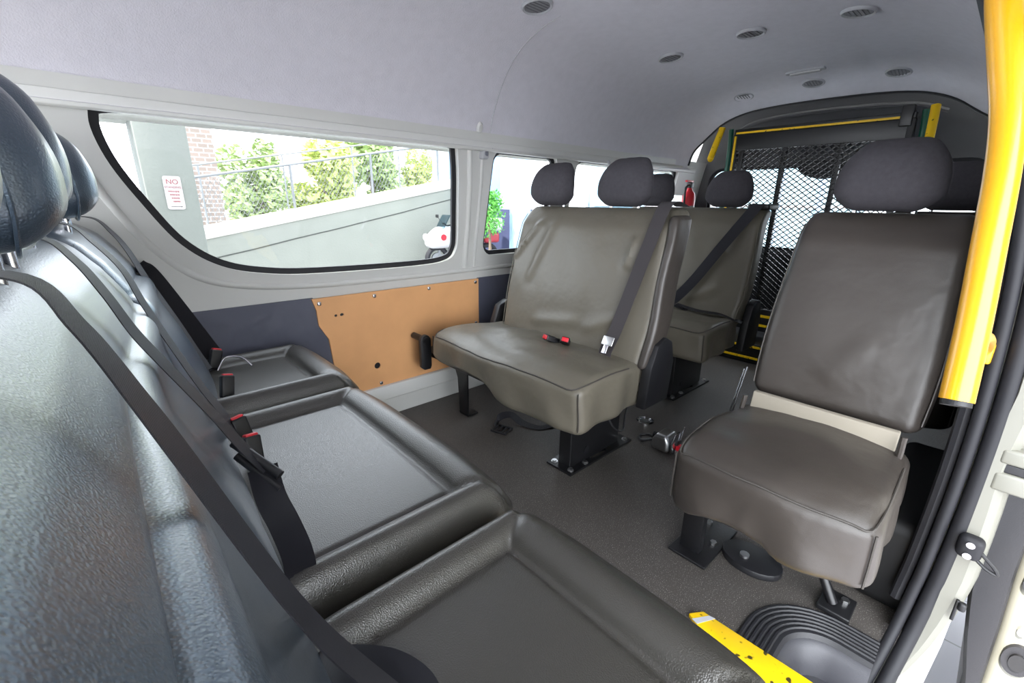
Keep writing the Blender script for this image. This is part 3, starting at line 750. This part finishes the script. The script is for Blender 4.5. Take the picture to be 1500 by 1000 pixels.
# sewn adjuster and hanging slack
ad = link('adjuster', tube([LB(.098,.745,.558),LB(.142,.682,.512)], .0075, 12), M['blackplastic'], b1)
link('adjuster_bar', tube([LB(.098,.738,.538),LB(.138,.676,.492)], .0065, 12), M['blackplastic'], b1)
belts(Bn, LB, [(.124,.705,.522),(.122,.67,.487),(.128,.64,.455),(.130,.60,.425),(.122,.57,.405),(.10,.55,.375)], [(.6,-.7,-.5),(.85,-.2,-.1),(.9,.1,.2),(.85,.1,.3),(.8,.4,.3),(.6,.5,.3)], .042, 'hanging_belt')
belts(Bn, LB, [(.068,.44,.385),(.088,.415,.410),(.110,.385,.424),(.140,.352,.426),(.157,.320,.416),(.153,.295,.402),(.122,.275,.392)], [(.7,.5,.2),(.7,.5,.2),(.7,.6,.2),(.7,.6,.1),(.7,.6,.1),(.7,.6,.1),(.7,.6,.1)], .062, 'folded_belt')
buckle(Bn, LB(.150,1.00,.455), (-.15,.25,.95), (1,.3,0)); buckle(Bn, LB(.152,.93,.440), (.05,.3,.95), (1,.3,0))
belts(Fr, LF, [(-.06,1.615,.874),(.005,1.61,.868),(.035,1.60,.832),(.058,1.60,.785),(.085,1.60,.70),(.130,1.58,.575),(.158,1.56,.49),(.178,1.54,.43)], w8[:8])
belts(Fr, LF, [(.070,1.650,.735),(.097,1.672,.705),(.144,1.675,.60),(.19,1.677,.49),(.215,1.672,.43)], (1,.1,.3), .05, 'lap_belt')
bk1 = buckle(Fr, LF(.205,1.60,.44), (.3,.2,.9), (1,.2,0)); bk2 = buckle(Fr, LF(.185,1.33,.44), (.2,.3,.9), (1,.2,0))
bm = tube(smoothpath([(.10,.10,.415),(.13,.12,.445),(.17,.11,.44),(.19,.08,.416)],6), .003, 8); link('wire_loop', bm, M['chrome'], Fr)

# ------------------------------------------------------------------ yellow things
gp = thing('grab_pole', 'thick yellow grab pole leaning beside the sliding door opening', 'pole', (.65,0,.73))
def G(*p): return L(p,(.65,0,.73))
link('pole_tube', tube(smoothpath([G(.632,.0025,.728),G(.655,.008,.80),G(.680,.016,.88),G(.702,.024,.955),G(.715,.033,1.01),G(.722,.046,1.06),G(.726,.062,1.12),G(.73,.085,1.22),G(.735,.13,1.36),G(.74,.2,1.46)],8),   .0140, 24), M['yellow'], gp)
link('end_cap', tube([G(.6302,.0018,.7225),G(.633,.0028,.730)], .0125, 20), M['trimblack'], gp)
link('mounting_arm', tube(smoothpath([G(.650,.006,.785),G(.80,-.004,.765),G(1.0,-.010,.715),G(1.18,-.010,.665)],6), .008, 12), M['yellow'], gp)
link('arm_flange', rbox(G(1.165,-.022,.645),G(1.195,.0,.685),.005), M['yellow'], gp)

yp = thing('edge_plate', 'flat worn yellow steel plate along the edge of the door step', 'plate', (.85,.15,0))
def Y(x,y): return (x-.85,y-.15)
link('plate', prism([Y(.855,.312),Y(.885,.292),Y(.890,.02),Y(.885,-.05),Y(.74,-.05),Y(.755,.05),Y(.80,.16),Y(.828,.26)],'z',.001,.012,.002), M['yellow_worn'], yp)
link('bare_band', prism([Y(.846,.300),Y(.883,.277),Y(.886,.264),Y(.842,.286)],'z',.0115,.0127), M['ring'], yp)

# wheelchair lift folded up at the tailgate
lf = thing('wheelchair_lift', 'folded black mesh wheelchair lift with yellow edges at the rear', 'wheelchair lift', (3.0,.865,0))
LY0, LY1, LZ0, LZ1 = .455-.865, 1.275-.865, .22, 1.325
bm = bmesh.new()
nx, nz = 21, 74; px_ = (LY1-LY0)/nx; pz_ = (LZ1-.02-LZ0)/nz
for k in range(nz+1):
    for s in (0,1):
        pts = []
        for i in range(nx*2+1):
            yy = LY0+px_*i/2; up = (i+s+k) % 2
            pts.append((0, yy, LZ0+pz_*(k + (.5 if up else -.5))))
        if s == 0:
            for a,b in zip(pts,pts[1:]):
                a,b = Vector(a),Vector(b); t = (b-a).normalized(); nn = Vector((0,-t.z,t.y))
                q = [a+nn*.0026,b+nn*.0026,b-nn*.0026,a-nn*.0026]
                f0 = [bm.verts.new(v+Vector((-.003,0,0))) for v in q]; f1 = [bm.verts.new(v+Vector((.003,0,0))) for v in q]
                bm.faces.new(f0); bm.faces.new(f1[::-1])
                for j in range(4): bm.faces.new((f0[j],f0[(j+1)%4],f1[(j+1)%4],f1[j]))
link('mesh_panel', bm, M['blacksteel'], lf, smooth=False)
for yy in (LY0,LY1): link('side_rail', rbox((-.012,yy-.014,.06),(.03,yy+.014,LZ1),.003), M['blacksteel'], lf)
for yy in (LY0+.275,LY0+.545): link('stiffener', rbox((.006,yy-.013,.1),(.03,yy+.013,LZ1),.003), M['blacksteel'], lf)
link('top_bar', rbox((-.012,LY0-.01,LZ1),(.03,LY1+.01,LZ1+.028),.003), M['blacksteel'], lf)
link('yellow_edge', rbox((-.016,LY0,LZ1+.001),(-.009,LY1,LZ1+.012),.001), M['yellow_worn'], lf)
link('side_edge', rbox((-.018,LY1-.006,.70),(-.010,LY1+.006,LZ1-.01),.001), M['yellow_worn'], lf)
link('lower_plate', rbox((-.014,LY0,.16),(.03,LY1,.30),.003), M['blacksteel'], lf)
link('base_box', rbox((-.20,LY0-.02,.0),(.30,LY1+.02,.12),.006), M['blacksteel'], lf)
for i,(xx,zz) in enumerate(((-.21,.03),(-.21,.10))): link('yellow_stripe', rbox((xx,LY0,zz),(xx+.012,LY1,zz+.012),.001), M['yellow_worn'], lf)
for zz in (.19,.25): link('yellow_stripe', rbox((-.018,LY0+.05,zz),(-.012,LY1-.02,zz+.016),.001), M['yellow_worn'], lf)
for s,yy in ((1,LY1+.03),(-1,LY0-.03)):
    link('lift_arm', tube(smoothpath([(.02,yy+s*.02,.06),(.04,yy+s*.02,.7),(.03,yy+s*.015,1.2),(.0,yy+s*.01,1.36)],5), .014, 10), M['green'], lf)
    hnd = link('handle', tube(smoothpath([(-.045,yy+s*.046,1.362),(-.048,yy+s*.047,1.355),(-.08,yy+s*.055,1.275),(-.112,yy+s*.062,1.195),(-.115,yy+s*.063,1.187)],6), [.012]+[.018]*23+[.012], 14), M['yellow_worn'], lf)
link('upper_plate', rbox((-.010,LY0,1.235),(.02,LY1,1.325),.003), M['blacksteel'], lf)
link('latch_box', rbox((-.02,LY0+.0,1.29),(.02,LY0+.05,1.385),.005), M['blacksteel'], lf)
link('post', rbox((-.008,LY1-.055,.2),(.02,LY1-.03,1.32),.002), M['blacksteel'], lf)

# ------------------------------------------------------------------ things on the walls and ceiling
fe = thing('fire_extinguisher', 'small red fire extinguisher on the rear pillar', 'fire extinguisher', (3.0,1.535,.86))
def lathe(prof, seg=20):
    bm = bmesh.new(); rows = [[bm.verts.new((r*math.cos(2*PI*j/seg), r*math.sin(2*PI*j/seg), z)) for j in range(seg)] for r,z in prof]
    for a,b in zip(rows,rows[1:]):
        for j in range(seg): bm.faces.new((a[j],a[(j+1)%seg],b[(j+1)%seg],b[j]))
    bm.faces.new(rows[0][::-1]); bm.faces.new(rows[-1]); return bm
link('cylinder', lathe([(.02,-.10),(.04,-.098),(.042,-.09),(.042,.10),(.036,.13),(.018,.15),(.016,.165)]), M['redplastic'], fe)
link('label_band', lathe([(.0422,-.04),(.0428,-.039),(.0428,.05),(.0422,.051)]), M['sign'], fe)
link('valve', rbox((-.018,-.018,.163),(.018,.018,.20),.005), M['blackplastic'], fe)
link('lever', rbox((-.06,-.008,.20),(.03,.008,.212),.003), M['redplastic'], fe)
link('hose', tube(smoothpath([(-.018,0,.18),(-.055,.0,.16),(-.058,0,.10),(-.05,0,.02)],6), .008, 10), M['blackplastic'], fe)
link('bracket', rbox((-.02,.036,-.08),(.02,.165,.12),.004), M['steel'], fe)
link('strap', lathe([(.043,-.008),(.045,-.007),(.045,.007),(.043,.008)]), M['steel'], fe)

def zsec(y):
    best = min(secs, key=lambda p: abs(p[0]-y) + (9 if p[1]<1.2 else 0))
    for (a,za),(b,zb) in zip(secs,secs[1:]):
        if min(a,b) <= y <= max(a,b) and min(za,zb) > 1.2: 
            t = (y-a)/(b-a) if abs(b-a)>1e-9 else 0; return za+(zb-za)*t, math.atan2(zb-za,b-a)
    return best[1], 0
def vent_parts(t, r=.052):
    link('ring', lathe_dn([(r*.80,.004),(r*.84,-.007),(r*.93,-.010),(r,-.007),(r*1.03,.0),(r*1.03,.004)]), M['ring'], t)
    link('barrel', lathe_dn([(.001,.003),(r*.4,-.003),(r*.78,-.004),(r*.82,-.005)]), M['louvre'], t)
    for k in range(5):
        yy = (-.5+k*.25)*r; hl = math.sqrt(max(0,(.74*r)**2-yy*yy))
        link('louvre', rbox((-hl,yy-.002,-.007),(hl,yy+.004,-.001),.0008), M['louvre'], t)
def lathe_dn(prof): return lathe(prof, 28)
VL = 'round grey air vent in the %s'
vt = None
for x,y,lab in ((2.036,.523,'round grey air vent nearest the yellow pole in the ceiling'),(2.024,.865,'round grey air vent in the middle of the front ceiling row'),(2.046,1.211,'round grey air vent over the aisle seats, farthest from the yellow pole'),
                (2.91,.538,'rear ceiling air vent on the door side near the tailgate'),(2.91,.886,'rear ceiling air vent just behind the oval lamp'),(2.92,1.235,'rear ceiling air vent above the yellow lift handle'),(1.226,1.235,'round ceiling air vent cut by the top edge of the picture')):
    z,a = zsec(y)
    if x > 2.8: z -= .024; 
    if vt is None:
        vt = thing('ceiling_vent', lab, 'air vent', (x,y,z), 'round ceiling air vents'); vent_parts(vt); o = vt
    else:
        o = copy_tree(vt); o.location = (x,y,z); o['label'] = lab
    o.rotation_euler = (a if a < 1.5 and a > -1.5 else a-PI*math.copysign(1,a), (.18 if x > 2.8 else 0), 0)
lp_ = thing('ceiling_lamp', 'small oval interior lamp set in the rear ceiling', 'lamp', (2.73,.876,1.553))
def oval(rx,ry,n=28): return [(max(-1,min(1,1.25*math.cos(2*PI*i/n)))*rx, ry*math.sin(2*PI*i/n)) for i in range(n)]
link('bezel', prism([(b,a) for a,b in oval(.085,.030)],'z',-.008,.006,.002), M['ring'], lp_)
link('lens', prism([(b,a) for a,b in oval(.066,.019)],'z',-.014,-.006,.002), M['lamp'], lp_)
z,a = zsec(1.58)
pg = thing('liner_plug', 'small pale oval cap on the headliner above the window pillar', 'cap', (1.28,1.612,1.215))
bm = lathe([(.001,-.008),(.012,-.007),(.017,-.002),(.018,.004)],24); o = link('cap', bm, M['white_paint'], pg); o.scale = (.8,1.3,1); o.rotation_euler = (math.radians(-72),0,0)
bgd = thing('belt_anchor', 'grey belt anchor bolted to the pillar between the windows', 'belt anchor', (1.315,yl(1.12)-.0,1.118))
link('anchor_body', rbox((-.02,-.022,-.022),(.018,.012,.02),.010,(2,2,2),3), M['ring'], bgd)
bm = bmesh.new(); cyl_into(bm,(-.002,-.028,0),(-.002,-.02,0),.009,14); link('anchor_bolt', bm, M['chrome'], bgd)
hk = thing('coat_hook', 'tiny pale coat hook under the headliner above the window', 'hook', (2.18,1.615,1.125))
link('hook', tube(smoothpath([(0,.015,.02),(0,-.008,.015),(0,-.014,-.01),(0,-.006,-.025),(0,.0,-.03)],5), .007, 10), M['ring'], hk)

# ------------------------------------------------------------------ things on the floor
sb = thing('floor_strap', 'loose black strap with ladder buckle lying under the double seat', 'strap', (1.11,1.27,0))
bm = bmesh.new()
for k in range(4): rbox_into(bm, (-.035+.02*k,-.028,.004),(-.028+.02*k,.028,.010),.0015,(1,1,1),2)
for s in (-1,1): rbox_into(bm, (-.038,s*.028-.004,.003),(.036,s*.028+.004,.012),.002,(1,1,1),2)
bmesh.ops.rotate(bm, verts=bm.verts[:], cent=(0,0,0), matrix=Matrix.Rotation(1.9,3,'Z'))
link('ladder_buckle', bm, M['blackplastic'], sb)
link('webbing', ribbon([(.0,.04,.006),(.05,.07,.02),(.09,.04,.03),(.10,-.02,.012),(.13,-.09,.006),(.20,-.12,.005)], [(.5,.5,.5),(.3,.3,.8),(.2,.8,.4),(.9,.1,.3),(.8,.5,.1),(.7,.7,0)], .03), M['web'], sb)
rg = thing('floor_anchor', 'round chrome wheelchair anchor ring in the aisle floor', 'floor anchor', (1.646,.917,0))
link('anchor_ring', lathe([(.038,.0),(.037,.006),(.030,.008),(.026,.004),(.024,.001)],28), M['chrome'], rg)
link('anchor_cup', lathe([(.001,.002),(.012,.0045),(.02,.003),(.026,.0015)],24), M['steel'], rg)
rt = thing('belt_retractor', 'silver wheelchair belt retractor with red tag on the aisle floor', 'belt retractor', (1.50,.735,0))
link('housing', rbox((-.045,-.03,.006),(.04,.045,.075),.016,(3,3,3),4, lambda p: (p.x, p.y*(1-.3*smooth01((p.z-.04)/.03)), p.z)), M['steel'], rt)
link('end_plate', prism([(-.035,.004),(.04,.004),(.045,.05),(.02,.085),(-.02,.085),(-.038,.05)],'y',-.042,-.036,.001), M['chrome'], rt)
link('spool', tube([(0,-.05,.045),(0,.055,.045)], .013, 16), M['blackplastic'], rt)
link('loop', tube(smoothpath([(.0,.05,.03),(.02,.09,.02),(.0,.115,.014),(-.03,.09,.014),(-.02,.05,.03)],5), .006, 8), M['blackplastic'], rt)
link('red_tag', rbox((-.012,-.068,.02),(.014,-.042,.040),.003), M['redplastic'], rt)
link('track_hook', rbox((-.02,-.13,.004),(.0,-.045,.022),.004), M['steel'], rt)
link('lever', tube([(.02,-.045,.04),(.03,-.05,.11)], .003, 8), M['chrome'], rt)

# ------------------------------------------------------------------ outside
struct(link('ground', sheet([(-25,-25),(40,-25),(40,40),(-25,40)], (), None, lambda x,y: (x,y,GROUND-.02), Vector((0,0,-.1))), M['asphalt']))
struct(link('floor_tiles', prism([(-3,-4),(8,-4),(8,1.0),(-3,1.0)],'z',GROUND-.02,GROUND), M['tile'], smooth=False))
# concrete pillar and soffit
M['pillar'] = mat('outside_concrete_dimmed', (104,107,101), .9, var=(1.2,.07), bump=[('noise',30,.004)])  # outside concrete, darkened because the pillar catches more light
pz = [(.595,7.62),(1.15,7.62),(1.15,8.4),(.595,8.4)]
plr = link('pillar', prism(pz,'z',GROUND-.02,3.9,.02), M['pillar'])
struct(plr)
struct(link('beam', prism([(-3,7.7),(.59,7.7),(.59,8.4),(-3,8.4)],'z',1.86,3.9), M['plaster']))
struct(link('added_shade_slab', prism([(.5,-5.5),(14,-5.5),(14,-.9),(.5,-.9)],'z',2.45,2.7), M['plaster']))  # unseen slab added to cut sky light on the door side
struct(link('added_shade_wall', prism([(.6,-5.5),(14,-5.5),(14,-5.3),(.6,-5.3)],'z',GROUND,2.45), M['capstone']))  # unseen wall added to keep horizon light off the jamb
sg = thing('parking_sign', 'white no standing sign fixed to the concrete pillar', 'sign', (.885,7.612,.985))
link('sign_plate', prism(rrect2(-.098,.098,-.21,.21,.03),'y',-.006,.0), M['sign'], sg)
text('NO', .085, M['signred'], sg, (0,-.0075,.135), (PI/2,0,0)); text('STANDING', .036, M['signred'], sg, (0,-.0075,.068), (PI/2,0,0))
for k in range(4):
    bm = bmesh.new(); x = -.06+.012*k
    while x < .06-.004*k:
        wch = random.uniform(.006,.014); rbox_into(bm,(x,-.0075,.016-.042*k-random.uniform(.006,.011)),(x+wch,-.006,.016-.042*k+.010),.0003,(1,1,1),1); x += wch+.005
    link('small_print', bm, M['signred'], sg, smooth=False)
link('arrow', prism([(-.06,-.172),(.05,-.172),(.05,-.166),(.068,-.175),(.05,-.184),(.05,-.178),(-.06,-.178)],'y',-.0075,-.006), M['rubber'], sg)
# ramp wall: rises to the right, in the plane y = 9.75
RY = 9.75
def rz(x): return .22+(x-1.48)*.188
struct(link('ramp', prism([(1.15,GROUND-.02),(7.3,GROUND-.02),(7.3,rz(7.3)),(1.15,rz(1.15))],'y',RY,RY+3.2), M['plaster']))
ck = [(1.2,-.2),(1.5,-.14),(2.2,-.01),(3.0,.16),(3.8,.32),(4.6,.50),(5.4,.67),(6.2,.85),(6.9,1.0)]
struct(link('trim_19', tube([(a,RY-.002,b+.012*math.sin(a*9)) for a,b in ck], .012, 6), M['plaster_dark']))
struct(link('trim_20', prism([(1.15,rz(1.15)),(7.3,rz(7.3)),(7.3,rz(7.3)+.22),(1.15,rz(1.15)+.22)],'y',RY-.03,RY+.25,.01), M['capstone']))
struct(link('wall_end', prism([(6.80,RY-.05),(8.4,RY-.05),(8.4,RY+.8),(6.80,RY+.8)],'z',GROUND-.02,2.6), M['blue']))
fn = thing('fence', 'galvanised pipe handrail with chain link mesh on the ramp wall', 'fence', (1.2,RY+.1,rz(1.2)+.22))
FO = (1.2,RY+.1,rz(1.2)+.22)
def fz(x): return rz(x)+.22
link('top_rail', tube([L((1.15,RY+.1,fz(1.15)+.83),FO),L((6.75,RY+.1,fz(6.75)+.83),FO)], .026, 12), M['galv'], fn)
for x in (1.45,3.08,4.77,6.5): link('fence_post', tube([L((x,RY+.1,fz(x)-.02),FO),L((x,RY+.1,fz(x)+.83),FO)], .026, 10), M['galv'], fn)
bm = bmesh.new()
def wire(a,b): 
    tube_into(bm,[L(a,FO),L(b,FO)],.005,3)
h = .75; dx = .085
for i in range(int((6.7-1.2)/dx)+1):
    x = 1.2+i*dx
    for s in (1,-1):
        xa, xb = x, x+s*h*.62
        if xb > 6.72: continue
        if xb < 1.18: continue
        wire((xa,RY+.13,fz(xa)+.04),(xb,RY+.13,fz(xb)+.04+h))
link('chain_link', bm, M['galv'], fn, smooth=False)
# railing on the far side of the ramp
f2 = thing('handrail', 'thin far handrail behind the chain link fence', 'handrail', (1.2,RY+2.9,rz(1.2)))
link('top_rail', tube([(0,0,1.32),(5.9,0,rz(7.1)-rz(1.2)+1.32)], .02, 8), M['galv'], f2)
for x in (.8,2.6,4.4,5.8): link('handrail_post', tube([(x,0,rz(1.2+x)-rz(1.2)),(x,0,rz(1.2+x)-rz(1.2)+1.32)], .02, 8), M['galv'], f2)
tag(link('ramp_post', rbox((6.60,RY-.03,fz(6.7)-.03),(6.72,RY+.06,fz(6.7)+.9),.01), M['capstone']), 'pale square post at the high end of the ramp fence', 'post')
bk = tag(link('brick_pier', prism([(2.15,14.6),(2.75,14.6),(2.75,15.0),(2.15,15.0)],'z',GROUND,6), M['brick'], smooth=False), 'pale brown brick pier behind the fence beside the pillar', 'pier')
# trees
def tree(label, x, y, z0, z1, r, m, n=1500, group='trees behind the ramp', name='tree'):
    t = thing(name, label, 'tree' if name == 'tree' else 'shrub', (x,y,GROUND), group)
    link('trunk', tube(smoothpath([(0,0,0),(.05,.02,(z0-GROUND)*.6),(0,0,(z0+z1)/2-GROUND)],4), [.12*r]*5+[.08*r]*4, 8), M['bark'], t)
    bm = bmesh.new(); cz = (z0+z1)/2-GROUND; hz = (z1-z0)/2
    lob = [(random.uniform(-.6,.6)*r, random.uniform(-.6,.6)*r, cz+random.uniform(-.55,.6)*hz, random.uniform(.35,.6)) for _ in range(9)]
    for _ in range(n):
        lx,ly,lz,lr = random.choice(lob)
        v = Vector((random.gauss(0,1),random.gauss(0,1),random.gauss(0,1))).normalized()*(random.random()**.4)
        p = Vector((lx+v.x*r*lr, ly+v.y*r*lr, lz+v.z*hz*lr))
        q = Matrix.Rotation(random.uniform(0,6.3),3,'X')@Matrix.Rotation(random.uniform(0,6.3),3,'Z')
        s = random.uniform(.08,.16)*max(.35,min(1.2,r))
        bm.faces.new([bm.verts.new(p+q@Vector(c)*s) for c in ((-1,0,0),(0,-.5,.1),(1,0,0),(0,.5,.1))])
    link('foliage', bm, m, t, smooth=False)
    return t
tree('dense mid green tree behind the fence next to the brick pier', 4.1,16.4,-.2,2.9,1.0,M['leaf2'],3000)
tree('yellow green tree behind the middle of the fence', 6.3,16.8,-.2,2.9,1.25,M['leaf1'],3200)
tree('taller green tree rising above the top rail in the middle', 8.8,18.2,.2,3.9,1.2,M['leaf2'],3000)
tree('pale green tree behind the right half of the fence', 11.4,18.0,.0,3.2,1.3,M['leaf1'],1500)
tree('bright lime shrub seen through the small pillar window', 6.38,7.75,.15,1.35,.36,M['leaf3'],1300,'shrubs', 'shrub')
# things seen through the second and third windows
struct(link('wall_far', prism([(7.35,9.6),(7.9,8.6),(12.5,5.2),(12.7,5.5),(8.1,8.95),(7.5,9.9)],'z',GROUND,.75), M['navy']))
tag(link('blue_column', prism([(6.85,7.42),(7.2,7.3),(7.3,7.6),(6.95,7.72)],'z',GROUND,4,.01), M['blue']), 'pale blue square column beside the lime shrub', 'column')
fb = thing('facade', 'pale cyan glazed building front beyond the rear side window', 'building', (11,6.6,GROUND))
link('glazing', prism([(-1.5,.9),(6,-3.4),(6.1,-3.2),(-1.4,1.1)],'z',0,5.2), M['paleglass'], fb, smooth=False)
for k in range(7): link('mullion', prism([(-1.55+k*1.2,.86-k*.69),(-1.43+k*1.2,.79-k*.69),(-1.38+k*1.2,.88-k*.69),(-1.5+k*1.2,.95-k*.69)],'z',0,5.2), M['blue'], fb)
for zz in (1.5,2.6): link('transom', prism([(-1.55,.86),(5.95,-3.45),(6.0,-3.36),(-1.5,.95)],'z',zz,zz+.07), M['sign'], fb)
tag(link('blue_pole', tube([(6.55,8.25,GROUND),(6.55,8.25,3)], .04, 10), M['blue']), 'thin blue pole left of the pale blue column', 'pole')

def motorcycle(label, x, y, rz_, body, tank):
    t = thing('motorcycle', label, 'motorcycle', (x,y,GROUND), None, rz_)
    for wx in (-.68,.70):
        bm = bmesh.new(); tube_into(bm, [(wx+.25*math.cos(a),0,.31+.25*math.sin(a)) for a in [2*PI*i/24 for i in range(24)]], .06, 8, True)
        w_ = link('wheel', bm, M['rubber'], t)
        bm = bmesh.new(); cyl_into(bm,(wx,-.03,.31),(wx,.03,.31),.14,16); link('hub', bm, M['galv'], w_)
    link('front_fairing', rbox((-.95,-.23,.55),(-.35,.23,1.02),.14,(5,4,5),4, lambda p: (p.x+.25*smooth01((p.z-.7)/.4), p.y*(1-.4*smooth01((-.6-p.x)/.35)), p.z)), body, t)
    link('windscreen', rbox((-.62,-.17,.98),(-.56,.17,1.28),.025,(2,3,3),3, lambda p: (p.x+.6*(p.z-.98), p.y, p.z)), M['glass_blue'], t)
    link('tank', rbox((-.38,-.15,.72),(.12,.15,1.0),.10,(4,3,3),4), tank, t)
    link('seat', rbox((.08,-.15,.74),(.72,.15,.88),.05,(4,3,2),3), M['navy'], t)
    link('tail', rbox((.55,-.14,.62),(.98,.14,.86),.06,(3,3,3),3), tank, t)
    link('engine', rbox((-.32,-.2,.25),(.35,.2,.70),.08,(3,3,3),3), M['blacksteel'], t)
    link('top_box', rbox((.62,-.22,.9),(1.02,.22,1.2),.06,(3,3,3),3), M['bikewhite'], t)
    link('fork', tube([(-.68,.0,.31),(-.46,0,.98)], .035, 8), M['galv'], t)
    link('handlebar', tube(smoothpath([(-.30,-.40,1.06),(-.36,-.22,1.08),(-.40,0,1.04),(-.36,.22,1.08),(-.30,.40,1.06)],5), .016, 8), M['blacksteel'], t)
    for s in (-1,1):
        m_ = link('mirror', rbox((-.46,s*.40-.06,1.20),(-.42,s*.40+.06,1.28),.02,(2,2,2),3), M['blackplastic'], t)
        link('mirror_stalk', tube([(-.36,s*.26,1.07),(-.44,s*.38,1.22)], .008, 6), M['blackplastic'], m_)
    link('headlamp', prism(ellipse(0,.80,.11,.08,20),'x',-.97,-.93,.01), M['lamp'], t)
    link('emblem', prism(ellipse(-.62,.80,.07,.07,18),'y',-.236,-.222), M['bikered'], t)
    return t
motorcycle('white and red motorcycle parked by the concrete ramp wall', 6.4,8.75,-.1,M['bikewhite'],M['bikered'])

# ------------------------------------------------------------------ camera and light
cam = bpy.data.cameras.new('camera'); co = bpy.data.objects.new('camera', cam); COL.objects.link(co); SC.camera = co
F = 655.; PITCH = math.radians(17.3); YAW = math.radians(47.5); ROLL = math.radians(.7)
fw = Vector((math.cos(YAW)*math.cos(PITCH), math.sin(YAW)*math.cos(PITCH), -math.sin(PITCH)))
r0 = Vector((math.sin(YAW),-math.cos(YAW),0)); u0 = r0.cross(fw)
r_ = r0*math.cos(ROLL)+u0*math.sin(ROLL); u_ = u0*math.cos(ROLL)-r0*math.sin(ROLL)
mt = Matrix((r_,u_,-fw)).transposed().to_4x4(); mt.translation = Vector((0,0,.92)); co.matrix_world = mt
cam.sensor_width = 36; cam.lens = F*36/1500; cam.clip_start = .01; cam.clip_end = 200

w = bpy.data.worlds.new('sky'); SC.world = w; w.use_nodes = True
bg = w.node_tree.nodes['Background']; bg.inputs[0].default_value = (.90,.945,1.0,1); bg.inputs[1].default_value = 2.2
sun = bpy.data.lights.new('sun','SUN'); sun.energy = 5.0; sun.angle = math.radians(3); sun.color = (1,.95,.86)
so = bpy.data.objects.new('sun', sun); COL.objects.link(so)
so.rotation_euler = Vector((-.62,.0,.78)).to_track_quat('Z','Y').to_euler()
# portals guide the sky light through the openings
def portal(loc, rot, sx, sy):
    l = bpy.data.lights.new('portal','AREA'); l.shape = 'RECTANGLE'; l.size = sx; l.size_y = sy; l.cycles.is_portal = True
    o = bpy.data.objects.new('portal', l); COL.objects.link(o); o.location = loc; o.rotation_euler = rot
portal((.62,1.76,.9), (-PI/2,0,0), 1.3, .6); portal((2.2,1.76,.9), (-PI/2,0,0), 1.8, .6)
portal((.5,-.10,.42), (PI/2,0,0), 1.5, 1.6)
portal((3.46,.865,.9), (0,PI/2,0), .6, 1.6)
portal((-1.78,.865,.95), (0,-PI/2,0), 1.0, 1.8)
cy = SC.cycles
cy.use_denoising = True; cy.max_bounces = 10; cy.diffuse_bounces = 6; cy.glossy_bounces = 4; cy.transparent_max_bounces = 16
cy.sample_clamp_indirect = 6; cy.caustics_reflective = False; cy.caustics_refractive = False
vs = SC.view_settings
vs.view_transform = 'Standard'; vs.look = 'None'; vs.gamma = 1; vs.use_curve_mapping = False; vs.exposure = 2.45
